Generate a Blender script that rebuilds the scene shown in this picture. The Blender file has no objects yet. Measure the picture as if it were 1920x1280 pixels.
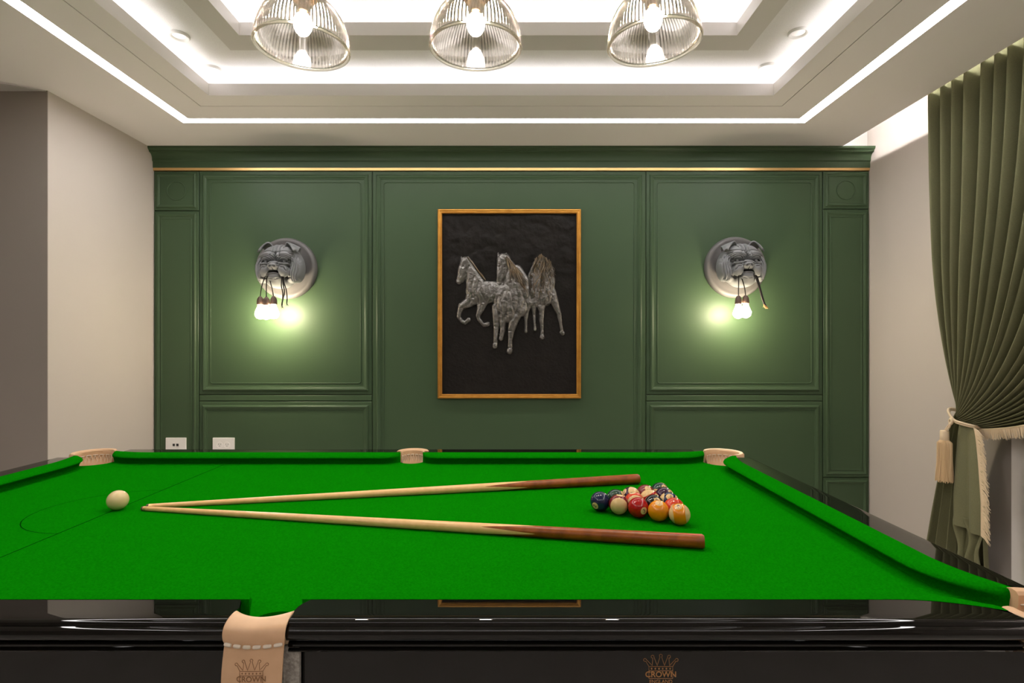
import bpy, bmesh, math, random
import numpy as np
from mathutils import Vector, Matrix, Quaternion

random.seed(7)
rng = np.random.default_rng(7)
PI = math.pi
SC = bpy.context.scene
COL = SC.collection

# ------------------------------------------------------------------ camera, world, exposure
F = 1040.0                       # focal length in pixels of a 1920 px wide frame
CX, CY, CAMZ = 957.0, 648.0, 1.30
cam_d = bpy.data.cameras.new('camera')
cam = bpy.data.objects.new('camera', cam_d)
COL.objects.link(cam)
cam.location = (0, 0, CAMZ)
cam.rotation_euler = (PI / 2, 0, 0)
cam_d.sensor_width = 36.0
cam_d.lens = F / 1920 * 36.0
cam_d.shift_x = (960 - CX) / 1920
cam_d.shift_y = (CY - 640) / 1920
cam_d.clip_start = 0.02
SC.camera = cam
world = bpy.data.worlds.new('world')
SC.world = world
world.use_nodes = True
world.node_tree.nodes['Background'].inputs[0].default_value = (0.02, 0.025, 0.04, 1)
world.node_tree.nodes['Background'].inputs[1].default_value = 0.3
SC.view_settings.view_transform = 'Standard'
SC.view_settings.look = 'None'
SC.view_settings.exposure = 0.55
SC.view_settings.gamma = 1.0
SC.view_settings.use_curve_mapping = False
SC.cycles.use_denoising = True
SC.cycles.max_bounces = 10
SC.cycles.transparent_max_bounces = 16
SC.cycles.sample_clamp_indirect = 6.0
SC.cycles.caustics_refractive = False
SC.cycles.caustics_reflective = False
SC.cycles.blur_glossy = 0.6

E_STRIP = 20.0      # visible line of light in the lower ceiling
E_COVE1 = 7.0      # hidden strip of the outer tray
E_COVE2 = 6.0      # hidden strip of the inner tray
E_POCKET = 190.0     # hidden strip of the curtain pocket
E_PEND = 500.0      # pendant bulbs
E_DOG = 130.0       # bulbs of the dog lamps
LED_C = (1.0, 0.97, 0.95)
PEND_C = (1.0, 0.92, 0.82)
DOG_C = (1.0, 0.85, 0.60)

# ------------------------------------------------------------------ helpers
def X(px, d): return (px - CX) / F * d
def Z(py, d): return CAMZ - (py - CY) / F * d

def mat(name, col, rough=0.5, metal=0.0, spec=0.5, coat=0.0, coat_rough=0.03, sheen=0.0,
        noise=None, bump=None, emit=None, estr=0.0):
    """noise=(scale, second colour, detail); bump=(scale, strength, distance)"""
    m = bpy.data.materials.new(name)
    m.use_nodes = True
    nt = m.node_tree
    b = nt.nodes['Principled BSDF']
    b.inputs['Base Color'].default_value = (*col, 1)
    b.inputs['Roughness'].default_value = rough
    b.inputs['Metallic'].default_value = metal
    b.inputs['Specular IOR Level'].default_value = spec
    b.inputs['Coat Weight'].default_value = coat
    b.inputs['Coat Roughness'].default_value = coat_rough
    b.inputs['Sheen Weight'].default_value = sheen
    if emit:
        b.inputs['Emission Color'].default_value = (*emit, 1)
        b.inputs['Emission Strength'].default_value = estr
    tc = None
    if noise or bump:
        tc = nt.nodes.new('ShaderNodeTexCoord')
    if noise:
        n = nt.nodes.new('ShaderNodeTexNoise')
        n.inputs['Scale'].default_value = noise[0]
        n.inputs['Detail'].default_value = noise[2] if len(noise) > 2 else 4
        nt.links.new(tc.outputs['Object'], n.inputs['Vector'])
        r = nt.nodes.new('ShaderNodeValToRGB')
        r.color_ramp.elements[0].position = 0.3
        r.color_ramp.elements[1].position = 0.7
        r.color_ramp.elements[0].color = (*col, 1)
        r.color_ramp.elements[1].color = (*noise[1], 1)
        nt.links.new(n.outputs['Fac'], r.inputs['Fac'])
        nt.links.new(r.outputs['Color'], b.inputs['Base Color'])
    if bump:
        n = nt.nodes.new('ShaderNodeTexNoise')
        n.inputs['Scale'].default_value = bump[0]
        n.inputs['Detail'].default_value = 5
        nt.links.new(tc.outputs['Object'], n.inputs['Vector'])
        bp = nt.nodes.new('ShaderNodeBump')
        bp.inputs['Strength'].default_value = bump[1]
        bp.inputs['Distance'].default_value = bump[2]
        nt.links.new(n.outputs['Fac'], bp.inputs['Height'])
        nt.links.new(bp.outputs['Normal'], b.inputs['Normal'])
    return m

def emat(name, col, s):
    m = bpy.data.materials.new(name)
    m.use_nodes = True
    nt = m.node_tree
    nt.nodes.remove(nt.nodes['Principled BSDF'])
    e = nt.nodes.new('ShaderNodeEmission')
    e.inputs[0].default_value = (*col, 1)
    e.inputs[1].default_value = s
    nt.links.new(e.outputs[0], nt.nodes['Material Output'].inputs[0])
    return m

class MB:
    """collects vertices and faces of ONE mesh"""
    def __init__(self):
        self.v, self.f = [], []
    def add(self, vs, fs):
        o = len(self.v)
        self.v += [tuple(map(float, p)) for p in vs]
        self.f += [tuple(i + o for i in f) for f in fs]
        return self
    def box(self, x0, x1, y0, y1, z0, z1):
        vs = [(x, y, z) for z in (z0, z1) for y in (y0, y1) for x in (x0, x1)]
        return self.add(vs, [(0, 2, 3, 1), (4, 5, 7, 6), (0, 1, 5, 4), (2, 6, 7, 3), (0, 4, 6, 2), (1, 3, 7, 5)])
    def prism(self, poly, a0, a1, axis='z'):
        n = len(poly)
        def mk(p, a):
            return {'z': (p[0], p[1], a), 'y': (p[0], a, p[1]), 'x': (a, p[0], p[1])}[axis]
        vs = [mk(p, a0) for p in poly] + [mk(p, a1) for p in poly]
        fs = [tuple(range(n))[::-1], tuple(range(n, 2 * n))]
        fs += [(i, (i + 1) % n, n + (i + 1) % n, n + i) for i in range(n)]
        return self.add(vs, fs)
    def ring(self, o, i, z0, z1):
        """rectangular ring; o and i are (x0, x1, y0, y1)"""
        def c(r): return [(r[0], r[2]), (r[1], r[2]), (r[1], r[3]), (r[0], r[3])]
        vs = [(*p, z) for z in (z0, z1) for r in (o, i) for p in c(r)]
        fs = []
        for k in range(4):
            j = (k + 1) % 4
            fs += [(k, j, 4 + j, 4 + k), (8 + k, 12 + k, 12 + j, 8 + j), (k, 8 + k, 8 + j, j), (4 + k, 4 + j, 12 + j, 12 + k)]
        return self.add(vs, fs)
    def lathe(self, prof, seg=48, centre=(0, 0, 0), cap0=False, cap1=False):
        vs, fs = [], []
        for r, z in prof:
            for k in range(seg):
                a = 2 * PI * k / seg
                vs.append((centre[0] + r * math.cos(a), centre[1] + r * math.sin(a), centre[2] + z))
        for i in range(len(prof) - 1):
            for k in range(seg):
                j = (k + 1) % seg
                fs.append((i * seg + k, i * seg + j, (i + 1) * seg + j, (i + 1) * seg + k))
        if cap0: fs.append(tuple(range(seg))[::-1])
        if cap1: fs.append(tuple(range((len(prof) - 1) * seg, len(prof) * seg)))
        return self.add(vs, fs)
    def tube(self, pts, rad, seg=8, closed=False):
        pts = [Vector(p) for p in pts]
        n = len(pts)
        rads = rad if isinstance(rad, (list, tuple)) else [rad] * n
        vs, fs = [], []
        up = Vector((0, 0, 1))
        prev = None
        for i, p in enumerate(pts):
            if closed: t = pts[(i + 1) % n] - pts[i - 1]
            else: t = pts[min(i + 1, n - 1)] - pts[max(i - 1, 0)]
            t.normalize()
            if prev is None:
                a = up if abs(t.dot(up)) < 0.9 else Vector((1, 0, 0))
                u = t.cross(a).normalized()
            else:
                u = (prev - t * prev.dot(t)).normalized()
            prev = u
            w = t.cross(u)
            for k in range(seg):
                a = 2 * PI * k / seg
                vs.append(p + (u * math.cos(a) + w * math.sin(a)) * rads[i])
        m = n if closed else n - 1
        for i in range(m):
            for k in range(seg):
                j = (k + 1) % seg
                a, b = i * seg, ((i + 1) % n) * seg
                fs.append((a + k, a + j, b + j, b + k))
        if not closed:
            fs.append(tuple(range(seg))[::-1])
            fs.append(tuple(range((n - 1) * seg, n * seg)))
        return self.add(vs, fs)
    def grid(self, P, closed_u=False, closed_v=False):
        """P: array (nu, nv, 3)"""
        P = np.asarray(P)
        nu, nv = P.shape[:2]
        vs = P.reshape(-1, 3)
        fs = []
        for i in range(nu if closed_u else nu - 1):
            for j in range(nv if closed_v else nv - 1):
                a, b = (i + 1) % nu, (j + 1) % nv
                fs.append((i * nv + j, a * nv + j, a * nv + b, i * nv + b))
        return self.add(vs, fs)
    def mesh(self, name, smooth=None, merge=False):
        me = bpy.data.meshes.new(name)
        me.from_pydata(self.v, [], self.f)
        bm = bmesh.new()
        bm.from_mesh(me)
        if merge: bmesh.ops.remove_doubles(bm, verts=bm.verts, dist=1e-5)
        bmesh.ops.recalc_face_normals(bm, faces=bm.faces)
        bm.to_mesh(me)
        bm.free()
        if smooth is not None:
            me.polygons.foreach_set('use_smooth', [True] * len(me.polygons))
            me.set_sharp_from_angle(angle=math.radians(smooth))
        return me
    def build(self, name, m, parent=None, smooth=None, merge=False, loc=None):
        return link(name, self.mesh(name, smooth, merge), m, parent, loc)

def link(name, me, m=None, parent=None, loc=None):
    if m is not None and not me.materials: me.materials.append(m)
    o = bpy.data.objects.new(name, me)
    COL.objects.link(o)
    if loc is not None: o.location = loc
    if parent is not None: o.parent = parent
    return o

def empty(name, loc=(0, 0, 0), rz=0.0):
    o = bpy.data.objects.new(name, None)
    o.empty_display_size = 0.05
    COL.objects.link(o)
    o.location = loc
    o.rotation_euler = (0, 0, rz)
    return o

def tag(o, label=None, cat=None, group=None, kind=None):
    if label: o['label'] = label
    if cat: o['category'] = cat
    if group: o['group'] = group
    if kind: o['kind'] = kind
    return o

def solidify(o, t, offset=0.0):
    md = o.modifiers.new('thickness', 'SOLIDIFY')
    md.thickness = t
    md.offset = offset
    return o

def bevel(o, w, seg=2):
    md = o.modifiers.new('bevel', 'BEVEL')
    md.width = w
    md.segments = seg
    md.limit_method = 'ANGLE'
    return o

def text_mesh(body, size, extrude=0.0, align='CENTER', bold=0.0):
    cu = bpy.data.curves.new('text', 'FONT')
    cu.body = body
    cu.size = size
    cu.extrude = extrude
    cu.offset = bold
    cu.align_x = align
    cu.align_y = 'CENTER'
    ob = bpy.data.objects.new('text', cu)
    COL.objects.link(ob)
    dg = bpy.context.evaluated_depsgraph_get()
    me = bpy.data.meshes.new_from_object(ob.evaluated_get(dg))
    bpy.data.objects.remove(ob)
    me.materials.clear()
    return me

def rot_to(d, from_axis=(0, 0, 1)):
    return Vector(from_axis).rotation_difference(Vector(d).normalized())

# ------------------------------------------------------------------ materials
M = {}
M['ceiling'] = mat('ceiling_paint', (0.90, 0.845, 0.845), 0.75, bump=(90, 0.04, 0.002))
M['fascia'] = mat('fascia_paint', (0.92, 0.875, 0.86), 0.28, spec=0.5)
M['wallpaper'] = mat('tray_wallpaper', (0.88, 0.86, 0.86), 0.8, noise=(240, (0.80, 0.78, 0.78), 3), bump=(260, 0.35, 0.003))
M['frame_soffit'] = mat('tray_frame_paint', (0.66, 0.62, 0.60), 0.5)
M['wall'] = mat('beige_wall_paint', (0.525, 0.468, 0.428), 0.8, bump=(120, 0.03, 0.002))
M['taupe'] = mat('taupe_wall_paint', (0.31, 0.268, 0.238), 0.7, bump=(120, 0.03, 0.002))
M['pocket'] = mat('pocket_white_paint', (0.80, 0.77, 0.74), 0.8)
M['green'] = mat('green_panel_paint', (0.047, 0.082, 0.040), 0.44, spec=0.26, noise=(2.5, (0.051, 0.087, 0.043), 2))
M['green_dark'] = mat('green_joint_paint', (0.045, 0.07, 0.035), 0.5)
M['brass'] = mat('brass', (0.85, 0.56, 0.24), 0.42, 0.9)
M['floor'] = mat('floor_oak', (0.60, 0.555, 0.51), 0.45, noise=(6, (0.54, 0.495, 0.45), 6))
M['white_plastic'] = mat('white_plastic', (0.80, 0.78, 0.75), 0.35)
M['dark_hole'] = mat('dark_plastic', (0.02, 0.02, 0.02), 0.5)
M['strip'] = emat('led_diffuser', LED_C, E_STRIP)
M['cove1'] = emat('cove_led', LED_C, E_COVE1)
M['cove2'] = emat('cove_led_inner', LED_C, E_COVE2)
M['pocket_led'] = emat('pocket_led', LED_C, E_POCKET)
M['black'] = mat('black_lacquer', (0.0045, 0.0040, 0.0033), 0.02, spec=0.38)
M['cloth'] = mat('green_baize', (0.0016, 0.136, 0.0008), 0.95, spec=0.0,
                 noise=(260, (0.0026, 0.182, 0.0014), 2), bump=(900, 0.12, 0.001))
M['cloth'].node_tree.nodes['Principled BSDF'].inputs['Sheen Tint'].default_value = (0.05, 0.9, 0.1, 1)
M['cloth_line'] = mat('baulk_line_ink', (0.0005, 0.028, 0.001), 0.9, spec=0.0)
M['leather'] = mat('tan_leather', (0.70, 0.44, 0.26), 0.42, spec=0.4, noise=(35, (0.64, 0.395, 0.23), 4), bump=(300, 0.08, 0.001))
M['leather_mark'] = mat('embossed_leather', (0.27, 0.13, 0.055), 0.55)
M['stitch'] = mat('cream_thread', (0.72, 0.62, 0.50), 0.7)
M['net'] = mat('cream_net_cord', (0.74, 0.58, 0.42), 0.8)
M['liner'] = mat('grey_pocket_liner', (0.50, 0.47, 0.42), 0.9, noise=(160, (0.24, 0.22, 0.19), 3), bump=(200, 0.6, 0.004))
M['gold_print'] = mat('gold_print', (0.40, 0.19, 0.065), 0.45, 0.3)
M['ash'] = mat('ash_shaft', (0.80, 0.49, 0.21), 0.32, coat=0.1, noise=(60, (0.73, 0.43, 0.17), 5))
M['rosewood'] = mat('rosewood_butt', (0.30, 0.078, 0.009), 0.36, spec=0.35, noise=(45, (0.18, 0.042, 0.005), 6))
M['redwood'] = mat('red_splice', (0.42, 0.06, 0.022), 0.3, coat=0.15)
M['tip'] = mat('cue_tip_leather', (0.10, 0.07, 0.05), 0.8)
M['gold'] = mat('gold_leaf_frame', (0.62, 0.30, 0.055), 0.38, 0.75, noise=(22, (0.50, 0.22, 0.035), 6), bump=(120, 0.25, 0.002))
M['frame_edge'] = mat('frame_inner_edge', (0.05, 0.03, 0.015), 0.5)
M['panel_art'] = mat('dark_embossed_metal', (0.009, 0.0075, 0.0065), 0.55, 0.0, spec=.15, noise=(9, (0.014, 0.0115, 0.010), 8), bump=(60, 0.35, 0.008))
M['pewter'] = mat('pewter_relief', (0.14, 0.132, 0.126), 0.30, 0.8, noise=(24, (0.23, 0.218, 0.206), 9), bump=(55, 0.7, 0.010))
M['mane'] = mat('gilded_pewter_mane', (0.23, 0.165, 0.095), 0.33, 0.8, noise=(22, (0.17, 0.155, 0.14), 5))
M['dog'] = mat('grey_resin', (0.21, 0.212, 0.22), 0.55, spec=0.35)
M['dog_plate'] = mat('grey_resin_plate', (0.135, 0.128, 0.126), 0.5, spec=0.35)
M['dark_resin'] = mat('dark_grey_resin', (0.05, 0.05, 0.052), 0.4)
M['cord'] = mat('black_textile_cord', (0.018, 0.014, 0.012), 0.85)
M['copper'] = mat('copper_wire', (0.85, 0.42, 0.18), 0.35, 1.0)
M['socket'] = mat('brown_socket', (0.105, 0.062, 0.046), 0.5)
M['dog_bulb'] = emat('warm_bulb', DOG_C, E_DOG)
M['pend_bulb'] = emat('pendant_bulb_light', PEND_C, E_PEND)
M['bronze'] = mat('brown_brass', (0.33, 0.16, 0.06), 0.35, 0.8)
M['curtain'] = mat('olive_curtain', (0.175, 0.172, 0.094), 0.85, spec=0.1, sheen=0.05, noise=(300, (0.145, 0.143, 0.077), 3), bump=(700, 0.15, 0.001))
M['fringe'] = mat('cream_fringe', (0.66, 0.52, 0.35), 0.85)
M['rope'] = mat('cream_rope', (0.68, 0.53, 0.36), 0.7)
M['tassel'] = mat('tassel_thread', (0.62, 0.44, 0.25), 0.7)
M['frame_alu'] = mat('window_frame_white', (0.75, 0.73, 0.70), 0.4)

g = bpy.data.materials.new('window_glass')
g.use_nodes = True
b = g.node_tree.nodes['Principled BSDF']
b.inputs['Base Color'].default_value = (0.9, 0.95, 0.95, 1)
b.inputs['Roughness'].default_value = 0.02
b.inputs['Transmission Weight'].default_value = 1.0
M['window_glass'] = g

g = bpy.data.materials.new('sheer_fabric')
g.use_nodes = True
nt = g.node_tree
nt.nodes.remove(nt.nodes['Principled BSDF'])
d1 = nt.nodes.new('ShaderNodeBsdfDiffuse'); d1.inputs[0].default_value = (0.80, 0.76, 0.72, 1)
t1 = nt.nodes.new('ShaderNodeBsdfTransparent')
mx = nt.nodes.new('ShaderNodeMixShader'); mx.inputs[0].default_value = 0.86
nt.links.new(t1.outputs[0], mx.inputs[1]); nt.links.new(d1.outputs[0], mx.inputs[2])
nt.links.new(mx.outputs[0], nt.nodes['Material Output'].inputs[0])
M['sheer'] = g

g = bpy.data.materials.new('ribbed_glass')
g.use_nodes = True
nt = g.node_tree
nt.nodes.remove(nt.nodes['Principled BSDF'])
gl = nt.nodes.new('ShaderNodeBsdfGlass')
gl.inputs['Color'].default_value = (0.90, 0.885, 0.86, 1)
gl.inputs['Roughness'].default_value = 0.04
gl.inputs['IOR'].default_value = 1.45
t1 = nt.nodes.new('ShaderNodeBsdfTransparent'); t1.inputs[0].default_value = (0.86, 0.84, 0.80, 1)
mx = nt.nodes.new('ShaderNodeMixShader'); mx.inputs[0].default_value = 0.70
tl_ = nt.nodes.new('ShaderNodeBsdfTranslucent'); tl_.inputs[0].default_value = (0.93, 0.90, 0.84, 1)
mx2 = nt.nodes.new('ShaderNodeMixShader'); mx2.inputs[0].default_value = 0.0008
nt.links.new(t1.outputs[0], mx.inputs[1]); nt.links.new(gl.outputs[0], mx.inputs[2])
nt.links.new(mx.outputs[0], mx2.inputs[1]); nt.links.new(tl_.outputs[0], mx2.inputs[2])
nt.links.new(mx2.outputs[0], nt.nodes['Material Output'].inputs[0])
M['glass'] = g

# ------------------------------------------------------------------ room dimensions
YB = 3.95                    # face of the panelled wall
XL, XR = -2.541, 2.556       # side walls beside the panelled wall
YA = 3.048                   # alcove wall on the left
ZC = 2.70                    # lower ceiling
Y0 = -2.0                    # wall behind the camera
XLL = -4.2                   # far left wall
XP = 2.33                    # edge of the curtain pocket

# floor and outer walls
tag(MB().box(XLL - .1, XR + .2, Y0 - .1, YB + .2, -0.1, 0).build('floor', M['floor']), 'brown oak floor under the table', 'floor', kind='structure')
wall_back = MB().box(XL - .1, XR + .12, YB + .022, YB + .15, 0, 3.0).build('wall_back', M['pocket'])
tag(wall_back, 'back wall clad in green painted panelling', 'wall', kind='structure')
tag(MB().box(XL - .1, XL, YA + .0002, YB + .03, 0, 3.0).build('wall_left', M['wall']), 'beige side wall beside the green panelling', 'wall', kind='structure')
tag(MB().box(XLL, XL, YA - .004, YA, 0, 3.0).build('wall_alcove', M['taupe']), 'dark taupe wall face beside the beige wall', 'wall', kind='structure')
tag(MB().box(XLL - .1, XLL, Y0, YA + .1, 0, 3.0).build('wall_far_left', M['wall']), 'beige wall of the room beyond the alcove', 'wall', kind='structure')
tag(MB().box(XLL - .1, XR + .12, Y0 - .1, Y0, 0, 3.0).build('wall_front', M['taupe']), 'taupe wall opposite the green panelling', 'wall', kind='structure')
# right wall with a window opening
WY0, WY1, WZ0, WZ1 = 0.35, 2.80, 0.12, 2.42
mb = MB()
mb.box(XR, XR + .12, Y0, WY0, 0, 3.0)
mb.box(XR, XR + .12, WY1, YB + .03, 0, 3.0)
mb.box(XR, XR + .12, WY0, WY1, 0, WZ0)
mb.box(XR, XR + .12, WY0, WY1, WZ1, 3.0)
tag(mb.build('wall_right', M['wall']), 'beige side wall behind the green curtain', 'wall', kind='structure')
win = empty('window_1', (XR + .06, (WY0 + WY1) / 2, WZ0))
tag(win, 'white framed window behind the sheer curtain', 'window', kind='structure')
h = (WY1 - WY0) / 2
mb = MB()
mb.box(-.03, .03, -h, -h + .06, 0, WZ1 - WZ0).box(-.03, .03, h - .06, h, 0, WZ1 - WZ0)
mb.box(-.03, .03, -.04, .04, 0, WZ1 - WZ0)
mb.box(-.03, .03, -h, h, 0, .06).box(-.03, .03, -h, h, WZ1 - WZ0 - .06, WZ1 - WZ0)
mb.build('window_frame', M['frame_alu'], win)
for s in (-1, 1):
    MB().box(-.004, .004, min(s * .04, s * (h - .06)), max(s * .04, s * (h - .06)), .06, WZ1 - WZ0 - .06).build('pane', M['window_glass'], win)

# ------------------------------------------------------------------ ceiling
YN = -1.05                    # near side of the trays
def dep(hgt, y): return hgt * F / (CY - y)
y_led, y_gr, y_op = dep(1.40, 226.5), dep(1.40, 199), dep(1.40, 179)
LW = 0.033
led = (X(348, y_led), X(1504, y_led), YN - .35, y_led)          # centre line of the strip
grv = (X(376, y_gr), X(1466, y_gr), YN - .14, y_gr)
opn = (X(391, y_op), X(1451, y_op), YN, y_op)
def grow(r, a): return (r[0] - a, r[1] + a, r[2] - a, r[3] + a)
SLAB = 0.03
# outer slab: polygon ring with a slanted notch at the alcove
ceil = MB()
o = (XLL, XP, Y0, YB + .022)
ceil.ring(o, grow(led, LW), ZC, ZC + SLAB)
ceiling = tag(ceil.build('ceiling', M['ceiling']), 'greige lower ceiling with stepped light trays', 'ceiling', kind='structure')
MB().ring(grow(led, -LW), grow(grv, .0025), ZC, ZC + SLAB).build('ceiling_board', M['ceiling'], ceiling)
MB().ring(grow(grv, -.0025), opn, ZC, ZC + SLAB).build('ceiling_board', M['ceiling'], ceiling)
MB().ring(grow(led, LW + .004), grow(led, -LW - .004), ZC + .03, ZC + .034).build('channel_back', M['white_plastic'], ceiling)
MB().ring(grow(grv, .012), grow(grv, -.012), ZC + SLAB, ZC + SLAB + .004).build('joint_backing', M['frame_soffit'], ceiling)
# slanted soffit over the alcove
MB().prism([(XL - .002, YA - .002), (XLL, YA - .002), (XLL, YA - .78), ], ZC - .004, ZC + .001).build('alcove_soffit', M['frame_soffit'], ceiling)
# lip of the outer tray, cove recess and upper ceiling
LIP1 = .066
MB().ring(grow(opn, .012), opn, ZC + SLAB - .001, ZC + LIP1).build('tray_lip', M['fascia'], ceiling)
MB().ring(grow(opn, .0005), grow(opn, -.0012), ZC - .0005, ZC + LIP1).build('tray_fascia', M['fascia'], ceiling)
ZU = 2.845
cove_o = grow(opn, .17)
MB().ring(grow(cove_o, .01), cove_o, ZC + SLAB, ZU + .01).build('cove_side', M['wallpaper'], ceiling)
ZF = 2.805
y_fo, y_fi = dep(ZF - CAMZ, 93.5), dep(ZF - CAMZ, 66.5)
fro = (X(433, y_fo), X(1402, y_fo), YN + .18, y_fo)
fri = (X(448, y_fi), X(1382, y_fi), YN + .31, y_fi)
MB().ring(grow(cove_o, .01), grow(fro, -.02), ZU, ZU + .012).build('upper_ceiling', M['wallpaper'], ceiling)
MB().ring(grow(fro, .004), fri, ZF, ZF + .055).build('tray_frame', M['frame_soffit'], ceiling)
MB().ring(grow(fro, .010), grow(fro, .004), ZF + .012, ZU).build('tray_frame_bead', M['frame_soffit'], ceiling)
MB().ring(grow(fri, .012), grow(fri, -.001), ZF + .0005, ZF + .064).build('tray_lip', M['fascia'], ceiling)
ZT = 2.96
cove2 = grow(fri, .10)
MB().ring(grow(cove2, .01), cove2, ZU + .012, ZT).build('cove_side', M['wallpaper'], ceiling)
r = grow(cove2, .01)
MB().box(r[0], r[1], r[2], r[3], ZT, ZT + .02).build('inner_ceiling', M['wallpaper'], ceiling)
# lights of the trays
tag(MB().ring(grow(led, LW), grow(led, -LW), ZC + .006, ZC + .012).build('led_line_light', M['strip']),
    'thin white line of light set flush into the lower ceiling', 'light')
tag(MB().ring(grow(opn, .075), grow(opn, .05), ZC + SLAB, ZC + SLAB + .008).build('cove_light', M['cove1']),
    'hidden white strip light washing the outer ceiling tray', 'light')
tag(MB().ring(grow(fri, .060), grow(fri, .035), ZF + .055, ZF + .062).build('cove_light', M['cove2']),
    'hidden white strip light washing the inner ceiling tray', 'light')
# curtain pocket
MB().box(1.95, XR + .001, Y0, YB + .022, 2.97, 2.99).build('pocket_top', M['pocket'], ceiling)
MB().box(1.94, 1.95, Y0, YB + .022, ZC + SLAB, 2.99).build('pocket_side', M['pocket'], ceiling)
MB().box(2.235, 2.247, -.6, YB, ZC + SLAB, 2.795).build('led_cleat', M['pocket'], ceiling)
tag(MB().box(2.247, 2.252, -.5, YB - .04, 2.774, 2.778).build('pocket_light', M['pocket_led']),
    'hidden strip light in the curtain pocket above the green curtain', 'light')

# downlights in the upper tray
def downlight(px, py, label, cat='downlight'):
    d = dep(ZU - CAMZ, py)
    t = empty('downlight', (X(px, d), d, ZU))
    tag(t, label, cat, 'round downlights in the ceiling tray')
    MB().lathe([(.030, -.002), (.036, -.010), (.044, -.012), (.048, -.008), (.049, .0), ], 40).build('trim_ring', M['white_plastic'], t, 40)
    MB().lathe([(.0005, -.004), (.031, -.004)], 32).build('lens', M['fascia'], t)
downlight(336, 66, 'white round downlight in the tray above the sockets side, away from the green wall')
downlight(398, 129, 'white round downlight in the tray corner above the wall sockets, close to the green wall')
downlight(1497, 60, 'white round downlight in the tray on the curtain side, away from the green wall')
downlight(1438, 125, 'white round downlight in the tray corner on the curtain side, close to the green wall')

# ------------------------------------------------------------------ green panelling
def rrect(x0, x1, z0, z1, r, n=5):
    pts = []
    for (cx, cz, a0) in ((x1 - r, z1 - r, 0), (x0 + r, z1 - r, 90), (x0 + r, z0 + r, 180), (x1 - r, z0 + r, 270)):
        for k in range(n + 1):
            a = math.radians(a0 + 90 * k / n)
            pts.append((cx + r * math.cos(a), cz + r * math.sin(a)))
    return pts

def moulding(parent, x0, x1, z0, z1, y, prof):
    """mitred frame; prof = [(inset, height)]"""
    mb = MB()
    rows = []
    for o_, h_ in prof:
        rows.append([(x0 + o_, y - h_, z0 + o_), (x1 - o_, y - h_, z0 + o_), (x1 - o_, y - h_, z1 - o_), (x0 + o_, y - h_, z1 - o_)])
    mb.grid(np.array(rows), closed_v=True)
    return mb.build('panel_moulding', M['green'], parent, 30)

def bead(parent, x0, x1, z0, z1, y, r=.02, w=.004):
    pts = rrect(x0, x1, z0, z1, r)
    return MB().tube([(p[0], y, p[1]) for p in pts], w, 8, closed=True).build('panel_bead', M['green'], parent, 60)

BIG = [(.026, -.001), (.028, .006), (.032, .010), (.038, .0125), (.044, .011), (.050, .0065), (.056, .004), (.060, .0035), (.062, -.001)]
SMALL = [(.018, -.001), (.021, .005), (.027, .009), (.033, .007), (.040, .003), (.044, -.001)]
def panel(pxa, pxb, za, zb, prof=BIG, bead_in=.082, circle=False):
    x0, x1 = X(pxa, YB), X(pxb, YB)
    g_ = .0022
    mb = MB()
    c = .004
    # bevelled board
    rows = [[(x0 + g_, YB + .022, za + g_), (x1 - g_, YB + .022, za + g_), (x1 - g_, YB + .022, zb - g_), (x0 + g_, YB + .022, zb - g_)],
            [(x0 + g_, YB + c, za + g_), (x1 - g_, YB + c, za + g_), (x1 - g_, YB + c, zb - g_), (x0 + g_, YB + c, zb - g_)],
            [(x0 + g_ + c, YB, za + g_ + c), (x1 - g_ - c, YB, za + g_ + c), (x1 - g_ - c, YB, zb - g_ - c), (x0 + g_ + c, YB, zb - g_ - c)]]
    mb.grid(np.array(rows), closed_v=True)
    n = len(mb.v)
    mb.f += [(n - 4, n - 3, n - 2, n - 1), (0, 1, 2, 3)]
    p = mb.build('wall_panel', M['green'], wall_back)
    if prof: moulding(p, x0, x1, za, zb, YB, prof)
    if bead_in: bead(p, x0 + bead_in, x1 - bead_in, za + bead_in, zb - bead_in, YB, .018 if bead_in > .06 else .004)
    if circle:
        cx, cz = (x0 + x1) / 2, (za + zb) / 2
        MB().tube([(cx + .066 * math.cos(a), YB, cz + .066 * math.sin(a)) for a in np.linspace(0, 2 * PI, 40, endpoint=False)], .0045, 8, closed=True).build('panel_rosette', M['green'], p, 60)
    return p
ZP = Z(320.5, YB)
zr0, zr1 = Z(752, YB), Z(740, YB)
panel(288, 373, Z(395, YB), ZP, SMALL, None, True)
panel(288, 373, .40, Z(395, YB), SMALL, .056)
panel(288, 373, 0, .40, SMALL, None)
panel(373, 698, zr1, ZP)
panel(373, 698, zr0, zr1, None, None)
panel(373, 698, .12, zr0, BIG, None)
panel(373, 698, 0, .12, None, None)
panel(698, 1211, .12, ZP)
panel(698, 1211, 0, .12, None, None)
panel(1211, 1543, zr1, ZP)
panel(1211, 1543, zr0, zr1, None, None)
panel(1211, 1543, .12, zr0, BIG, None)
panel(1211, 1543, 0, .12, None, None)
panel(1543, 1630, Z(392, YB), ZP, SMALL, None, True)
panel(1543, 1630, Z(895, YB), Z(392, YB), SMALL, .056)
panel(1543, 1630, 0, Z(895, YB), SMALL, None)
MB().box(XL, XR, YB + .012, YB + .023, 0, ZP).build('panel_joint_backing', M['green_dark'], wall_back)
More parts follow.
